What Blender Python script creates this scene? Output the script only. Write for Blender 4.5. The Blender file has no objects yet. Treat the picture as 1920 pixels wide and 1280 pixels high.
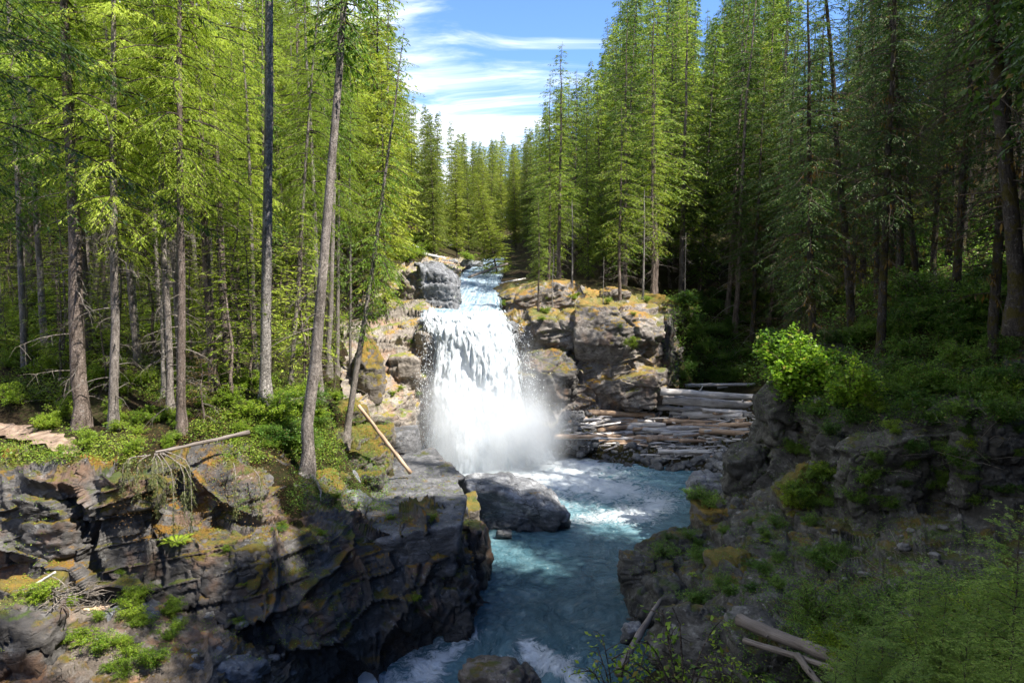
import bpy, math, random
import numpy as np
from mathutils import Vector, Matrix, Euler
from mathutils.bvhtree import BVHTree

scn = bpy.context.scene
col = scn.collection
R_ = math.radians

# ------------------------------------------------------------------ camera
CAM_Z = 13.0
PITCH = 5.36
cam_d = bpy.data.cameras.new('camera')
cam_d.sensor_width = 36.0
cam_d.lens = 24.0
cam_d.clip_end = 3000
cam = bpy.data.objects.new('camera', cam_d)
cam.location = (0, 0, CAM_Z)
cam.rotation_euler = (R_(90 - PITCH), 0, 0)
col.objects.link(cam)
scn.camera = cam

# ------------------------------------------------------------------ light
SUN_TO = Vector((0.80, -0.42, 0.0)).normalized()      # towards the sun, in plan
SUN_EL = 56.0
SUN_E, SKY_S, EXPO = 5.0, 0.095, 1.5
world = bpy.data.worlds.new('World')
scn.world = world
world.use_nodes = True
sun_d = bpy.data.lights.new('sun', 'SUN')
sun_d.energy = SUN_E
sun_d.angle = R_(0.5)
sun_d.color = (1.0, 0.94, 0.84)
sun = bpy.data.objects.new('sun', sun_d)
el = R_(SUN_EL)
to = Vector((SUN_TO.x * math.cos(el), SUN_TO.y * math.cos(el), math.sin(el)))
sun.rotation_euler = to.to_track_quat('Z', 'Y').to_euler()
sun.location = (60, -20, 90)
col.objects.link(sun)

scn.view_settings.view_transform = 'Standard'
scn.view_settings.look = 'None'
scn.view_settings.exposure = EXPO
scn.view_settings.gamma = 1
scn.view_settings.use_curve_mapping = False
scn.render.engine = 'CYCLES'
cy = scn.cycles
cy.use_denoising = True
cy.max_bounces = 8
cy.diffuse_bounces = 3
cy.glossy_bounces = 2
cy.transmission_bounces = 4
cy.transparent_max_bounces = 12
cy.volume_bounces = 4
cy.volume_step_rate = 2.0
cy.use_adaptive_sampling = True
cy.sample_clamp_indirect = 6.0

# ------------------------------------------------------------------ node helper
class NT:
    def __init__(s, tree):
        s.t = tree
        for n in list(tree.nodes): tree.nodes.remove(n)
    def n(s, kind, ins=None, **props):
        nd = s.t.nodes.new(kind)
        for k, v in props.items(): setattr(nd, k, v)
        for k, v in (ins or {}).items():
            sock = nd.inputs[k]
            if isinstance(v, bpy.types.NodeSocket): s.t.links.new(v, sock)
            elif isinstance(v, bpy.types.Node): s.t.links.new(v.outputs[0], sock)
            else:
                if sock.type == 'RGBA' and len(v) == 3: v = (*v, 1)
                sock.default_value = v
        return nd
    def noise(s, vec, scale, detail=4, rough=.55, dist=0.0):
        return s.n('ShaderNodeTexNoise', {'Vector': vec, 'Scale': scale, 'Detail': detail, 'Roughness': rough, 'Distortion': dist}).outputs['Fac']
    def ramp(s, fac, stops):
        r = s.n('ShaderNodeValToRGB', {'Fac': fac})
        e = r.color_ramp.elements
        while len(e) > 1: e.remove(e[-1])
        e[0].position = stops[0][0]; e[0].color = (*stops[0][1], 1)
        for p, c in stops[1:]:
            x = e.new(p); x.color = (*c, 1)
        return r.outputs[0]
    def math(s, op, a, b=None, c=None, clamp=False):
        ins = {0: a}
        if b is not None: ins[1] = b
        if c is not None: ins[2] = c
        return s.n('ShaderNodeMath', ins, operation=op, use_clamp=clamp).outputs[0]
    def step(s, v, lo, hi, a=0.0, b=1.0):
        return s.n('ShaderNodeMapRange', {0: v, 1: lo, 2: hi, 3: a, 4: b}, interpolation_type='SMOOTHSTEP').outputs[0]
    def mix(s, f, a, b, blend='MIX'):
        m = s.n('ShaderNodeMix', data_type='RGBA', blend_type=blend)
        for sock, v in ((m.inputs[0], f), (m.inputs[6], a), (m.inputs[7], b)):
            if isinstance(v, bpy.types.NodeSocket): s.t.links.new(v, sock)
            else: sock.default_value = (*v, 1) if isinstance(v, tuple) and len(v) == 3 else v
        return m.outputs[2]
    def mapping(s, vec, scale=(1, 1, 1), rot=(0, 0, 0), loc=(0, 0, 0)):
        return s.n('ShaderNodeMapping', {'Vector': vec, 'Scale': scale, 'Rotation': rot, 'Location': loc}).outputs[0]
    def bump(s, h, strength, dist, normal=None):
        ins = {'Height': h, 'Strength': strength, 'Distance': dist}
        if normal is not None: ins['Normal'] = normal
        return s.n('ShaderNodeBump', ins).outputs[0]

def new_mat(name):
    m = bpy.data.materials.new(name); m.use_nodes = True
    return m, NT(m.node_tree)

# ------------------------------------------------------------------ sky with thin cloud
def build_sky():
    t = NT(world.node_tree)
    sky = t.n('ShaderNodeTexSky', sky_type='NISHITA')
    sky.sun_disc = False
    sky.sun_elevation = el
    sky.sun_rotation = math.atan2(SUN_TO.x, SUN_TO.y)
    sky.altitude = 900
    sky.air_density = 1.0
    sky.dust_density = 0.3
    sky.ozone_density = 2.5
    g = t.n('ShaderNodeNewGeometry')
    inc = t.n('ShaderNodeVectorMath', {0: g.outputs['Incoming'], 1: (-1, -1, -1)}, operation='MULTIPLY').outputs[0]
    sp = t.n('ShaderNodeSeparateXYZ', {0: inc})
    zc = t.math('MAXIMUM', t.math('ADD', sp.outputs[2], 0.12), 0.05)
    px_ = t.math('DIVIDE', sp.outputs[0], zc)
    py_ = t.math('DIVIDE', sp.outputs[1], zc)
    v = t.n('ShaderNodeCombineXYZ', {0: px_, 1: py_, 2: 0.0}).outputs[0]
    vs = t.mapping(v, scale=(0.5, 2.3, 1), rot=(0, 0, R_(-24)))
    warp = t.n('ShaderNodeTexNoise', {'Vector': t.mapping(v, scale=(.7, .7, 1)), 'Scale': 1.2, 'Detail': 2.0})
    off = t.n('ShaderNodeVectorMath', {0: warp.outputs['Color'], 1: (1.1, 1.1, 0)}, operation='MULTIPLY').outputs[0]
    vs2 = t.n('ShaderNodeVectorMath', {0: vs, 1: off}, operation='ADD').outputs[0]
    streak = t.noise(vs2, 1.9, 7, .62, .25)
    big = t.noise(t.mapping(v, scale=(.5, .8, 1), rot=(0, 0, R_(-24)), loc=(2.3, .4, 0)), .8, 2, .5)
    # cirrus field thicker in the west (left of the valley) and thinning to the east
    bias = t.step(t.math('ADD', px_, t.math('MULTIPLY', t.math('SUBTRACT', big, 0.5), 1.8)), -0.62, 0.60, 0.20, -0.20)
    dens = t.math('ADD', streak, bias)
    cl = t.step(dens, 0.40, 0.76)
    cl = t.math('MULTIPLY', cl, 0.90)
    skyc = t.mix(0.55, sky.outputs[0], (0.55, 0.86, 1.35), 'MULTIPLY')
    c = t.mix(cl, skyc, (7.6, 7.8, 8.2))
    bg = t.n('ShaderNodeBackground', {'Color': c, 'Strength': SKY_S})
    t.n('ShaderNodeOutputWorld', {'Surface': bg})
build_sky()

# ------------------------------------------------------------------ picture <-> place
cp, sp_ = math.cos(R_(PITCH)), math.sin(R_(PITCH))
def ray(px, py):
    x, y = (px - 960) / 1280.0, (640 - py) / 1280.0
    return np.array([x, cp + y * sp_, -sp_ + y * cp])
def P(px, py, D):
    r = ray(px, py); r = r / r[1] * D
    return np.array([r[0], D, CAM_Z + r[2]])
def Pz(px, py, z):
    r = ray(px, py); r = r * ((z - CAM_Z) / r[2])
    return np.array([r[0], r[1], z])

# ------------------------------------------------------------------ noise (vectorised)
def _h(ix, iy, iz, s):
    n = (ix.astype(np.int64) * 374761393 + iy.astype(np.int64) * 668265263 + iz.astype(np.int64) * 2147483647 + s * 974634777) & 0xffffffff
    n = ((n ^ (n >> 13)) * 1274126177) & 0xffffffff
    n = ((n ^ (n >> 16)) * 2246822519) & 0xffffffff
    return ((n ^ (n >> 15)) & 0xffffff) / 16777216.0
def vnoise(p, seed=0):
    i = np.floor(p); f = p - i; f = f * f * f * (f * (f * 6 - 15) + 10)
    x, y, z = i[:, 0], i[:, 1], i[:, 2]
    out = 0
    for a in (0, 1):
        wa = f[:, 0] if a else 1 - f[:, 0]
        for b in (0, 1):
            wb = f[:, 1] if b else 1 - f[:, 1]
            for c in (0, 1):
                wc = f[:, 2] if c else 1 - f[:, 2]
                out = out + wa * wb * wc * _h(x + a, y + b, z + c, seed)
    return out * 2 - 1
def fbm(p, octs=4, seed=0, gain=.5, lac=2.03):
    a, s, o = 1.0, 0, 0
    for k in range(octs):
        o = o + a * vnoise(p * lac ** k + 17.3 * k, seed + k); s += a; a *= gain
    return o / s
def worley(p, seed=0):
    i = np.floor(p)
    n = len(p)
    f1 = np.full(n, 9.0); f2 = np.full(n, 9.0)
    cc = np.zeros((n, 3)); cid = np.zeros((n, 3))
    for a in (-1, 0, 1):
        for b in (-1, 0, 1):
            for c in (-1, 0, 1):
                x, y, z = i[:, 0] + a, i[:, 1] + b, i[:, 2] + c
                h = np.stack([_h(x, y, z, seed), _h(x, y, z, seed + 1), _h(x, y, z, seed + 2)], 1)
                q = np.stack([x, y, z], 1) + h
                d = np.sqrt(((q - p) ** 2).sum(1))
                m = d < f1
                f2 = np.where(m, f1, np.minimum(f2, d))
                f1 = np.where(m, d, f1)
                cc[m] = q[m]; cid[m] = h[m]
    return f1, f2, cc, cid
def blocky(p, size, seed, stretch=(1, 1, 1), tilt=1.0):
    q = p / size / np.array(stretch)
    q = q + .14 * np.stack([vnoise(q * 1.3, seed + 40), vnoise(q * 1.3, seed + 41), vnoise(q * 1.3, seed + 42)], 1)
    f1, f2, cc, cid = worley(q, seed)
    off = cid[:, 0] * 2 - 1
    d = ((cid * 2 - 1)[:, [1, 2, 0]] * (q - cc)).sum(1) * tilt
    crack = np.clip(1 - (f2 - f1) / .10, 0, 1) ** 2
    return off * .5 + d, crack
_JR = np.array(Euler((.16, .22, .5)).to_matrix())
def jointed(p, size, seed, bed):
    """blocks parted by three sets of joints, courses staggered"""
    q = (p @ _JR.T) / (size * np.array([1.15, .95, .62]) * np.array(bed))
    q = q + .16 * np.stack([vnoise(q * .9, seed + 50), vnoise(q * .9, seed + 51), vnoise(q * .9, seed + 52)], 1)
    iz = np.floor(q[:, 2]); z0 = iz * 0
    q[:, 0] += _h(iz, z0, z0, seed + 2) * 3; q[:, 1] += _h(iz, z0 + 1, z0, seed + 3) * 3
    i = np.floor(q); f = q - i
    off = _h(i[:, 0], i[:, 1], i[:, 2], seed) * 2 - 1
    t = np.stack([_h(i[:, 0], i[:, 1], i[:, 2], seed + k) for k in (5, 6, 7)], 1) - .5
    e = np.minimum(f, 1 - f).min(1)
    return off * .5 + (t * (f - .5)).sum(1) * 1.3, np.clip(1 - e / .06, 0, 1)
def rock_disp(p, size, seed, bed=(1, 1, .7)):
    a, ca = blocky(p, 2.1 * size, seed, bed)
    b, cb = jointed(p, .95 * size, seed + 7, bed)
    c, cc_ = jointed(p, .34 * size, seed + 13, bed)
    d = .34 * size * a + .20 * size * b + .065 * size * c
    d -= .22 * size * ca + .09 * size * cb + .025 * size * cc_
    d += .03 * size * fbm(p / (.22 * size), 3, seed + 3)
    return d

# ------------------------------------------------------------------ mesh building
def mesh_np(name, V, F, smooth=False):
    """V (n,3); F (m,3) or (m,4)"""
    me = bpy.data.meshes.new(name)
    V = np.ascontiguousarray(V, dtype=np.float32); F = np.ascontiguousarray(F, dtype=np.int32)
    me.vertices.add(len(V)); me.vertices.foreach_set('co', V.ravel())
    k = F.shape[1]
    me.loops.add(F.size); me.loops.foreach_set('vertex_index', F.ravel())
    me.polygons.add(len(F))
    me.polygons.foreach_set('loop_start', np.arange(0, F.size, k, dtype=np.int32))
    me.polygons.foreach_set('loop_total', np.full(len(F), k, dtype=np.int32))
    if smooth: me.polygons.foreach_set('use_smooth', np.ones(len(F), dtype=bool))
    me.update(calc_edges=True)
    return me
def obj(name, me, mat=None, parent=None):
    if mat is not None and not me.materials: me.materials.append(mat)
    o = bpy.data.objects.new(name, me); col.objects.link(o)
    if parent is not None: o.parent = parent
    return o
def tag(o, label=None, cat=None, group=None, kind=None):
    if label: o['label'] = label
    if cat: o['category'] = cat
    if group: o['group'] = group
    if kind: o['kind'] = kind
    return o
def empty(name, loc=(0, 0, 0), rot=(0, 0, 0), sc=1.0):
    o = bpy.data.objects.new(name, None); col.objects.link(o)
    o.location = loc; o.rotation_euler = rot
    o.scale = (sc, sc, sc) if not hasattr(sc, '__len__') else sc
    o.empty_display_size = .2
    return o
def copy_tree(root, parent=None):
    c = root.copy(); col.objects.link(c)
    if parent is not None: c.parent = parent
    for ch in root.children: copy_tree(ch, c)
    return c
def merge(parts):
    vs, fs, o = [], [], 0
    for V, F in parts:
        vs.append(V); fs.append(F + o); o += len(V)
    return np.concatenate(vs), np.concatenate(fs)

def cubic(A, n):
    """Catmull-Rom resample of A (k, ...) to n points along axis 0"""
    k = len(A)
    A = np.concatenate([2 * A[:1] - A[1:2], A, 2 * A[-1:] - A[-2:-1]])
    u = np.linspace(0, k - 1 - 1e-6, n); i = u.astype(int); t = (u - i).reshape((-1,) + (1,) * (A.ndim - 1))
    a, b, c, d = A[i], A[i + 1], A[i + 2], A[i + 3]
    return .5 * (2 * b + (c - a) * t + (2 * a - 5 * b + 4 * c - d) * t * t + (3 * b - a - 3 * c + d) * t ** 3)
def linres(A, n):
    k = len(A); u = np.linspace(0, k - 1 - 1e-6, n); i = u.astype(int); t = (u - i).reshape((-1,) + (1,) * (A.ndim - 1))
    return A[i] * (1 - t) + A[i + 1] * t
def grid_faces(nu, nv, flip=False):
    i = np.arange(nu * nv).reshape(nu, nv)
    F = np.stack([i[:-1, :-1], i[:-1, 1:], i[1:, 1:], i[1:, :-1]], -1).reshape(-1, 4)
    return F[:, ::-1] if flip else F
def grid_normals(G):
    du = np.gradient(G, axis=0); dv = np.gradient(G, axis=1)
    n = np.cross(du, dv); return n / (np.linalg.norm(n, axis=-1, keepdims=True) + 1e-9)

SURF = []          # everything that plants may stand on: (V, F)
def patch(name, rows, nu, nv, size, seed, mat, amp=1.0, flip=False, bed=(1, 1, .7), sharp=.6, surf=True):
    """rows of control points (world), resampled, then broken up into blocks"""
    A = np.array(rows, dtype=float)
    G = linres(A, nu) * sharp + cubic(A, nu) * (1 - sharp)
    G = np.swapaxes(G, 0, 1)
    G = cubic(G, nv) * .6 + linres(G, nv) * .4
    G = np.swapaxes(G, 0, 1)
    N = grid_normals(G)
    if flip: N = -N
    for _ in range(14):      # an even outward direction, so blocks do not fold over each other
        Np = np.pad(N, ((1, 1), (1, 1), (0, 0)), mode='edge')
        N = (Np[:-2, 1:-1] + Np[2:, 1:-1] + Np[1:-1, :-2] + Np[1:-1, 2:] + N) / 5
    N = N / (np.linalg.norm(N, axis=-1, keepdims=True) + 1e-9)
    p = G.reshape(-1, 3); n = N.reshape(-1, 3)
    p = p + .35 * size * np.stack([fbm(p / (2.4 * size), 2, seed + 60), fbm(p / (2.4 * size), 2, seed + 61), fbm(p / (2.4 * size), 2, seed + 62)], 1)
    p = p + n * (rock_disp(p, size, seed, bed) * amp)[:, None]
    F = grid_faces(nu, nv, flip)
    me = mesh_np(name, p, F)
    o = obj(name, me, mat)
    if surf: SURF.append((p, F))
    return o

_ico = {}
def ico(sub):
    if sub not in _ico:
        import bmesh
        bm = bmesh.new(); bmesh.ops.create_icosphere(bm, subdivisions=sub, radius=1.0)
        V = np.array([v.co[:] for v in bm.verts]); F = np.array([[v.index for v in f.verts] for f in bm.faces]); bm.free()
        _ico[sub] = (V, F)
    return _ico[sub]
def rock_shape(rng, dims, sub=5, planes=14, soft=.10, size=None, disp=1.0, boxy=.5):
    """faceted boulder: a rounded intersection of half-spaces, then blocky relief. dims = full extents"""
    V, F = ico(sub)
    n = rng.normal(size=(planes, 3)); n /= np.linalg.norm(n, axis=1, keepdims=True)
    d = rng.uniform(.72, 1.0, planes)
    ax = np.array([[1, 0, 0], [-1, 0, 0], [0, 1, 0], [0, -1, 0], [0, 0, 1], [0, 0, -1]], float) + rng.normal(size=(6, 3)) * .10
    ax /= np.linalg.norm(ax, axis=1, keepdims=True)
    n = np.concatenate([n, ax]); d = np.concatenate([d, np.full(6, .78 + .1 * (1 - boxy))])
    c = V @ n.T
    r = np.where(c > .02, d / np.maximum(c, .02), 50)
    k = 1 / soft * 3
    rr = (r ** -k).sum(1) ** (-1 / k)
    p = V * rr[:, None]
    p = p / np.array([p[:, 0].max() - p[:, 0].min(), p[:, 1].max() - p[:, 1].min(), p[:, 2].max() - p[:, 2].min()]) * np.array(dims)
    if disp > 0:
        s = size or max(dims) * .3
        q = p + rng.uniform(0, 100, 3)
        nrm = V / np.array(dims); nrm /= np.linalg.norm(nrm, axis=1, keepdims=True)
        p = p + nrm * (rock_disp(q, s, int(rng.integers(1000))) * disp)[:, None]
    return p, F

def tubes(paths, radii, sides=6, cap=False, rough=0.0, rng=None):
    """paths (n,k,3), radii (n,k) -> V,F quads; all at once"""
    paths = np.asarray(paths, float); radii = np.asarray(radii, float)
    if cap:      # close each end with a ring of no radius
        e0 = paths[:, :1] + (paths[:, :1] - paths[:, 1:2]) * 1e-3; e1 = paths[:, -1:] + (paths[:, -1:] - paths[:, -2:-1]) * 1e-3
        paths = np.concatenate([e0, paths, e1], 1)
        radii = np.concatenate([radii[:, :1] * .02, radii, radii[:, -1:] * .02], 1)
    n, k, _ = paths.shape
    T = np.gradient(paths, axis=1); T /= np.linalg.norm(T, axis=2, keepdims=True) + 1e-9
    up = np.where(np.abs(T[..., 2:3]) > .9, np.array([1., 0, 0]), np.array([0, 0, 1.]))
    U = np.cross(T, up); U /= np.linalg.norm(U, axis=2, keepdims=True) + 1e-9
    W = np.cross(T, U)
    a = np.linspace(0, 2 * np.pi, sides, endpoint=False)
    r = radii[..., None] * np.ones(sides)
    if rough > 0: r = r * (1 + rough * (rng.random((n, k, sides)) - .5))
    V = paths[:, :, None, :] + r[..., None] * (np.cos(a)[None, None, :, None] * U[:, :, None, :] + np.sin(a)[None, None, :, None] * W[:, :, None, :])
    V = V.reshape(-1, 3)
    i = np.arange(n * k * sides).reshape(n, k, sides)
    j = np.roll(i, -1, axis=2)
    F = np.stack([i[:, :-1], j[:, :-1], j[:, 1:], i[:, 1:]], -1).reshape(-1, 4)
    return V, F

def leaf_quads(pos, dirs, nrm, L, Wd, fold=0.0):
    """diamond leaves; pos base (n,3), dirs unit (n,3), nrm approx normal, L length, Wd width"""
    s = np.cross(dirs, nrm); s /= np.linalg.norm(s, axis=1, keepdims=True) + 1e-9
    n2 = np.cross(s, dirs)
    L = np.broadcast_to(L, len(pos))[:, None]; Wd = np.broadcast_to(Wd, len(pos))[:, None]
    mid = pos + dirs * L * .45
    V = np.stack([pos, mid + s * Wd * .5 - n2 * fold * Wd, pos + dirs * L, mid - s * Wd * .5 - n2 * fold * Wd], 1).reshape(-1, 3)
    F = np.arange(len(pos) * 4).reshape(-1, 4)
    return V, F
def unit(v): return v / (np.linalg.norm(v, axis=-1, keepdims=True) + 1e-9)
# ------------------------------------------------------------------ materials
def rock_mat(name, dark=(.045, .042, .040), mid=(.14, .13, .12), light=(.30, .28, .26), moss=.5, moss_c=((.20, .10, .012), (.10, .085, .012), (.045, .07, .012)), lichen=.3, scale=1.0, rough=.85, wet=True, streak=0.0, warm=0.0):
    m, t = new_mat(name)
    g = t.n('ShaderNodeNewGeometry')
    tc = t.n('ShaderNodeTexCoord')
    p = g.outputs['Position']
    w = t.n('ShaderNodeTexNoise', {'Vector': p, 'Scale': 1.1 * scale, 'Detail': 3.0})
    pw = t.n('ShaderNodeVectorMath', {0: p, 1: t.n('ShaderNodeVectorMath', {0: w.outputs['Color'], 1: (.8, .8, .8)}, operation='MULTIPLY').outputs[0]}, operation='ADD').outputs[0]
    n1 = t.noise(pw, .9 * scale, 9, .66)
    n2 = t.noise(p, 6.5 * scale, 8, .7)
    n3 = t.noise(t.mapping(pw, scale=(1, 1, 3.2), rot=(.35, .2, 0)), 2.6 * scale, 8, .7)
    v = t.math('ADD', t.math('MULTIPLY', n1, .5), t.math('ADD', t.math('MULTIPLY', n2, .25), t.math('MULTIPLY', n3, .32)))
    c = t.ramp(v, [(.40, dark), (.53, mid), (.68, light)])
    if warm > 0:
        c = t.mix(t.math('MULTIPLY', t.step(t.noise(p, .7, 5), .5, .66), warm), c, (.26, .13, .06))
    if lichen > 0:
        li = t.math('MULTIPLY', t.step(t.noise(p, 3.1 * scale, 9, .72), .565, .63), t.step(t.noise(p, .6, 2), .42, .6))
        c = t.mix(t.math('MULTIPLY', li, lichen), c, (.46, .46, .44))
    # fine cracks
    vo = t.n('ShaderNodeTexVoronoi', {'Vector': t.mapping(pw, scale=(1, 1, 1.7), rot=(.3, .25, .1)), 'Scale': .7 * scale}, feature='DISTANCE_TO_EDGE').outputs['Distance']
    vo2 = t.n('ShaderNodeTexVoronoi', {'Vector': t.mapping(pw, scale=(1, 1, 2.4), rot=(.3, .25, .1)), 'Scale': 3.3 * scale}, feature='DISTANCE_TO_EDGE').outputs['Distance']
    ck = t.step(t.noise(p, .9 * scale, 5, .6), .46, .60)
    cr = t.math('SUBTRACT', 1.0, t.math('MULTIPLY', ck, t.math('SUBTRACT', 1.0, t.math('MULTIPLY', t.step(vo, 0.0, .03, .25, 1.0), t.step(vo2, 0.0, .04, .75, 1.0)))))
    c = t.mix(t.math('SUBTRACT', 1.0, cr), c, (.02, .018, .015))
    # moss sits on what faces up, in drifts
    nz = t.n('ShaderNodeSeparateXYZ', {0: g.outputs['Normal']}).outputs[2]
    mz = t.math('ADD', nz, t.math('MULTIPLY', t.math('SUBTRACT', t.noise(p, 1.3, 8, .66), .5), 2.6))
    th = 1.35 - 1.5 * moss
    mm = t.math('MULTIPLY', t.step(mz, th, th + .35), t.step(t.noise(p, 14, 5, .7), .30, .46))
    mcol = t.ramp(t.math('ADD', t.math('MULTIPLY', t.noise(p, .55, 3), .65), t.math('MULTIPLY', t.noise(p, 5, 6, .7), .35)), [(.40, moss_c[0]), (.50, moss_c[1]), (.60, moss_c[2])])
    c = t.mix(mm, c, mcol)
    r = t.step(n2, .35, .65, rough - .25, rough + .05)
    if wet:
        z = t.n('ShaderNodeSeparateXYZ', {0: p}).outputs[2]
        wt = t.step(t.math('ADD', z, t.math('MULTIPLY', n1, .9)), .5, 1.5, 1.0, 0.0)
        c = t.mix(t.math('MULTIPLY', wt, .6), c, (.015, .016, .016))
        r = t.math('SUBTRACT', r, t.math('MULTIPLY', wt, .38))
    h = t.math('ADD', t.math('MULTIPLY', n3, .6), t.math('ADD', t.math('MULTIPLY', n2, .5), t.math('MULTIPLY', cr, .25)))
    b = t.bump(h, .9, .12)
    b2 = t.bump(t.math('MULTIPLY', mm, t.noise(p, 40, 3)), .8, .05, b)
    bs = t.n('ShaderNodeBsdfPrincipled', {'Base Color': c, 'Roughness': r, 'Normal': b2, 'Specular IOR Level': .35})
    t.n('ShaderNodeOutputMaterial', {'Surface': bs})
    return m

def leaf_mat(name, c0, c1, c2, trans=.45, rough=.55, objvar=.25):
    m, t = new_mat(name)
    g = t.n('ShaderNodeNewGeometry')
    oi = t.n('ShaderNodeObjectInfo')
    rnd = g.outputs['Random Per Island']
    big = t.noise(t.n('ShaderNodeVectorMath', {0: g.outputs['Position'], 1: (1, 1, 1)}, operation='MULTIPLY').outputs[0], .5, 3)
    f = t.math('ADD', t.math('MULTIPLY', rnd, .55), t.math('MULTIPLY', big, .5), clamp=True)
    f = t.math('ADD', f, t.math('MULTIPLY', t.math('SUBTRACT', oi.outputs['Random'], .5), objvar), clamp=True)
    c = t.ramp(f, [(.2, c0), (.5, c1), (.8, c2)])
    c = t.mix(t.math('MULTIPLY', t.step(rnd, .955, .965), .8), c, (.22, .15, .06))
    d = t.n('ShaderNodeBsdfPrincipled', {'Base Color': c, 'Roughness': rough, 'Specular IOR Level': .3})
    tc = t.mix(1.0, c, (1.0, 1.0, .45), 'MULTIPLY')
    tc = t.mix(.55, tc, c, 'ADD')
    tr = t.n('ShaderNodeBsdfTranslucent', {'Color': tc})
    mx = t.n('ShaderNodeMixShader', {0: trans, 1: d.outputs[0], 2: tr.outputs[0]})
    t.n('ShaderNodeOutputMaterial', {'Surface': mx})
    return m

def bark_mat(name, a, b, scale=1.0, moss=0.0, rough=.9):
    m, t = new_mat(name)
    g = t.n('ShaderNodeNewGeometry')
    p = t.n('ShaderNodeTexCoord').outputs['Object']
    pr = t.mapping(p, scale=(1, 1, .16))
    fur = t.n('ShaderNodeTexVoronoi', {'Vector': t.n('ShaderNodeVectorMath', {0: pr, 1: t.n('ShaderNodeTexNoise', {'Vector': p, 'Scale': 3.0, 'Detail': 3.0}).outputs['Color']}, operation='ADD').outputs[0], 'Scale': 13 * scale}, feature='DISTANCE_TO_EDGE').outputs['Distance']
    n = t.noise(t.mapping(p, scale=(1, 1, .25)), 9 * scale, 7, .68)
    n0 = t.noise(p, 1.2, 4, .6)
    f = t.math('ADD', t.math('MULTIPLY', n, .6), t.math('MULTIPLY', n0, .4))
    c = t.ramp(f, [(.38, a), (.62, b)])
    c = t.mix(t.step(fur, 0, .09, .75, 0.0), c, tuple(x * .3 for x in a))
    # pale crusty lichen on bark
    c = t.mix(t.math('MULTIPLY', t.step(t.noise(p, 4.5, 7, .7), .58, .64), .35), c, (.34, .34, .32))
    if moss > 0:
        c = t.mix(t.math('MULTIPLY', t.step(t.noise(p, 1.7, 7, .7), .62 - .2 * moss, .70 - .2 * moss), .9), c, (.07, .06, .012))
    h = t.math('ADD', t.step(fur, 0, .14), t.math('MULTIPLY', n, .5))
    bs = t.n('ShaderNodeBsdfPrincipled', {'Base Color': c, 'Roughness': rough, 'Normal': t.bump(h, .9, .05), 'Specular IOR Level': .2})
    t.n('ShaderNodeOutputMaterial', {'Surface': bs})
    return m

def wood_mat(name, a, b, rough=.8):
    m, t = new_mat(name)
    p = t.n('ShaderNodeTexCoord').outputs['Object']
    oi = t.n('ShaderNodeObjectInfo')
    p = t.n('ShaderNodeVectorMath', {0: p, 1: t.n('ShaderNodeCombineXYZ', {0: t.math('MULTIPLY', oi.outputs['Random'], 40.0), 1: 0., 2: 0.}).outputs[0]}, operation='ADD').outputs[0]
    n = t.noise(t.mapping(p, scale=(.35, 9, 9)), 1.6, 7, .65, .3)
    n0 = t.noise(p, .9, 4, .6)
    f = t.math('ADD', t.math('MULTIPLY', n, .6), t.math('MULTIPLY', n0, .4))
    c = t.ramp(f, [(.36, a), (.52, tuple((x + y) / 2 for x, y in zip(a, b))), (.64, b)])
    crk = t.step(t.noise(t.mapping(p, scale=(.25, 16, 16)), 1.8, 4, .6, .4), .34, .42)
    c = t.mix(t.math('SUBTRACT', 1.0, crk), c, tuple(x * .25 for x in a))
    c = t.mix(t.math('MULTIPLY', t.math('SUBTRACT', oi.outputs['Random'], .5), .6, clamp=True), c, tuple(x * .55 for x in b))
    h = t.math('ADD', n, crk)
    bs = t.n('ShaderNodeBsdfPrincipled', {'Base Color': c, 'Roughness': rough, 'Normal': t.bump(h, .8, .04), 'Specular IOR Level': .25})
    t.n('ShaderNodeOutputMaterial', {'Surface': bs})
    return m

M = {}
M['cliff'] = rock_mat('cliff_rock', (.022, .021, .022), (.060, .056, .053), (.15, .142, .138), moss=.50, lichen=.35, warm=.35)
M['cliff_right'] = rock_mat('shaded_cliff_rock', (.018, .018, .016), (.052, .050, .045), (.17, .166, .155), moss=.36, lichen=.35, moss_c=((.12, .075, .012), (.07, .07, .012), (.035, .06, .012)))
M['pale'] = rock_mat('pale_rock', (.085, .07, .055), (.19, .165, .14), (.36, .32, .28), moss=.38, lichen=.4, warm=.5, moss_c=((.30, .18, .03), (.22, .20, .03), (.12, .17, .03)))
M['outcrop'] = rock_mat('outcrop_rock', (.06, .055, .05), (.17, .15, .135), (.38, .35, .32), moss=.62, lichen=.4, warm=.3, moss_c=((.27, .15, .03), (.19, .14, .03), (.10, .11, .025)))
M['grey'] = rock_mat('grey_boulder_rock', (.045, .047, .052), (.12, .125, .135), (.34, .35, .37), moss=.12, lichen=.5)
M['slab'] = rock_mat('slab_rock', (.035, .037, .042), (.085, .086, .090), (.20, .20, .21), moss=.18, lichen=.3, scale=1.3)
M['shelf'] = rock_mat('warm_shelf_rock', (.045, .035, .028), (.12, .098, .078), (.25, .22, .19), moss=.30, lichen=.3, warm=.8, scale=1.4)
M['mossy'] = rock_mat('mossy_rock', (.04, .036, .03), (.11, .095, .08), (.24, .22, .2), moss=.85, lichen=.2, wet=False, moss_c=((.20, .12, .016), (.13, .105, .016), (.06, .08, .014)))
M['pebble'] = rock_mat('rubble_stone', (.05, .05, .052), (.15, .15, .15), (.34, .33, .32), moss=.05, lichen=.2, scale=1.6)
M['fir_far'] = leaf_mat('far_fir_needles', (0.07, 0.11, 0.012), (0.15, 0.2, 0.018), (0.28, 0.33, 0.035), trans=.35, objvar=.6)
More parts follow.
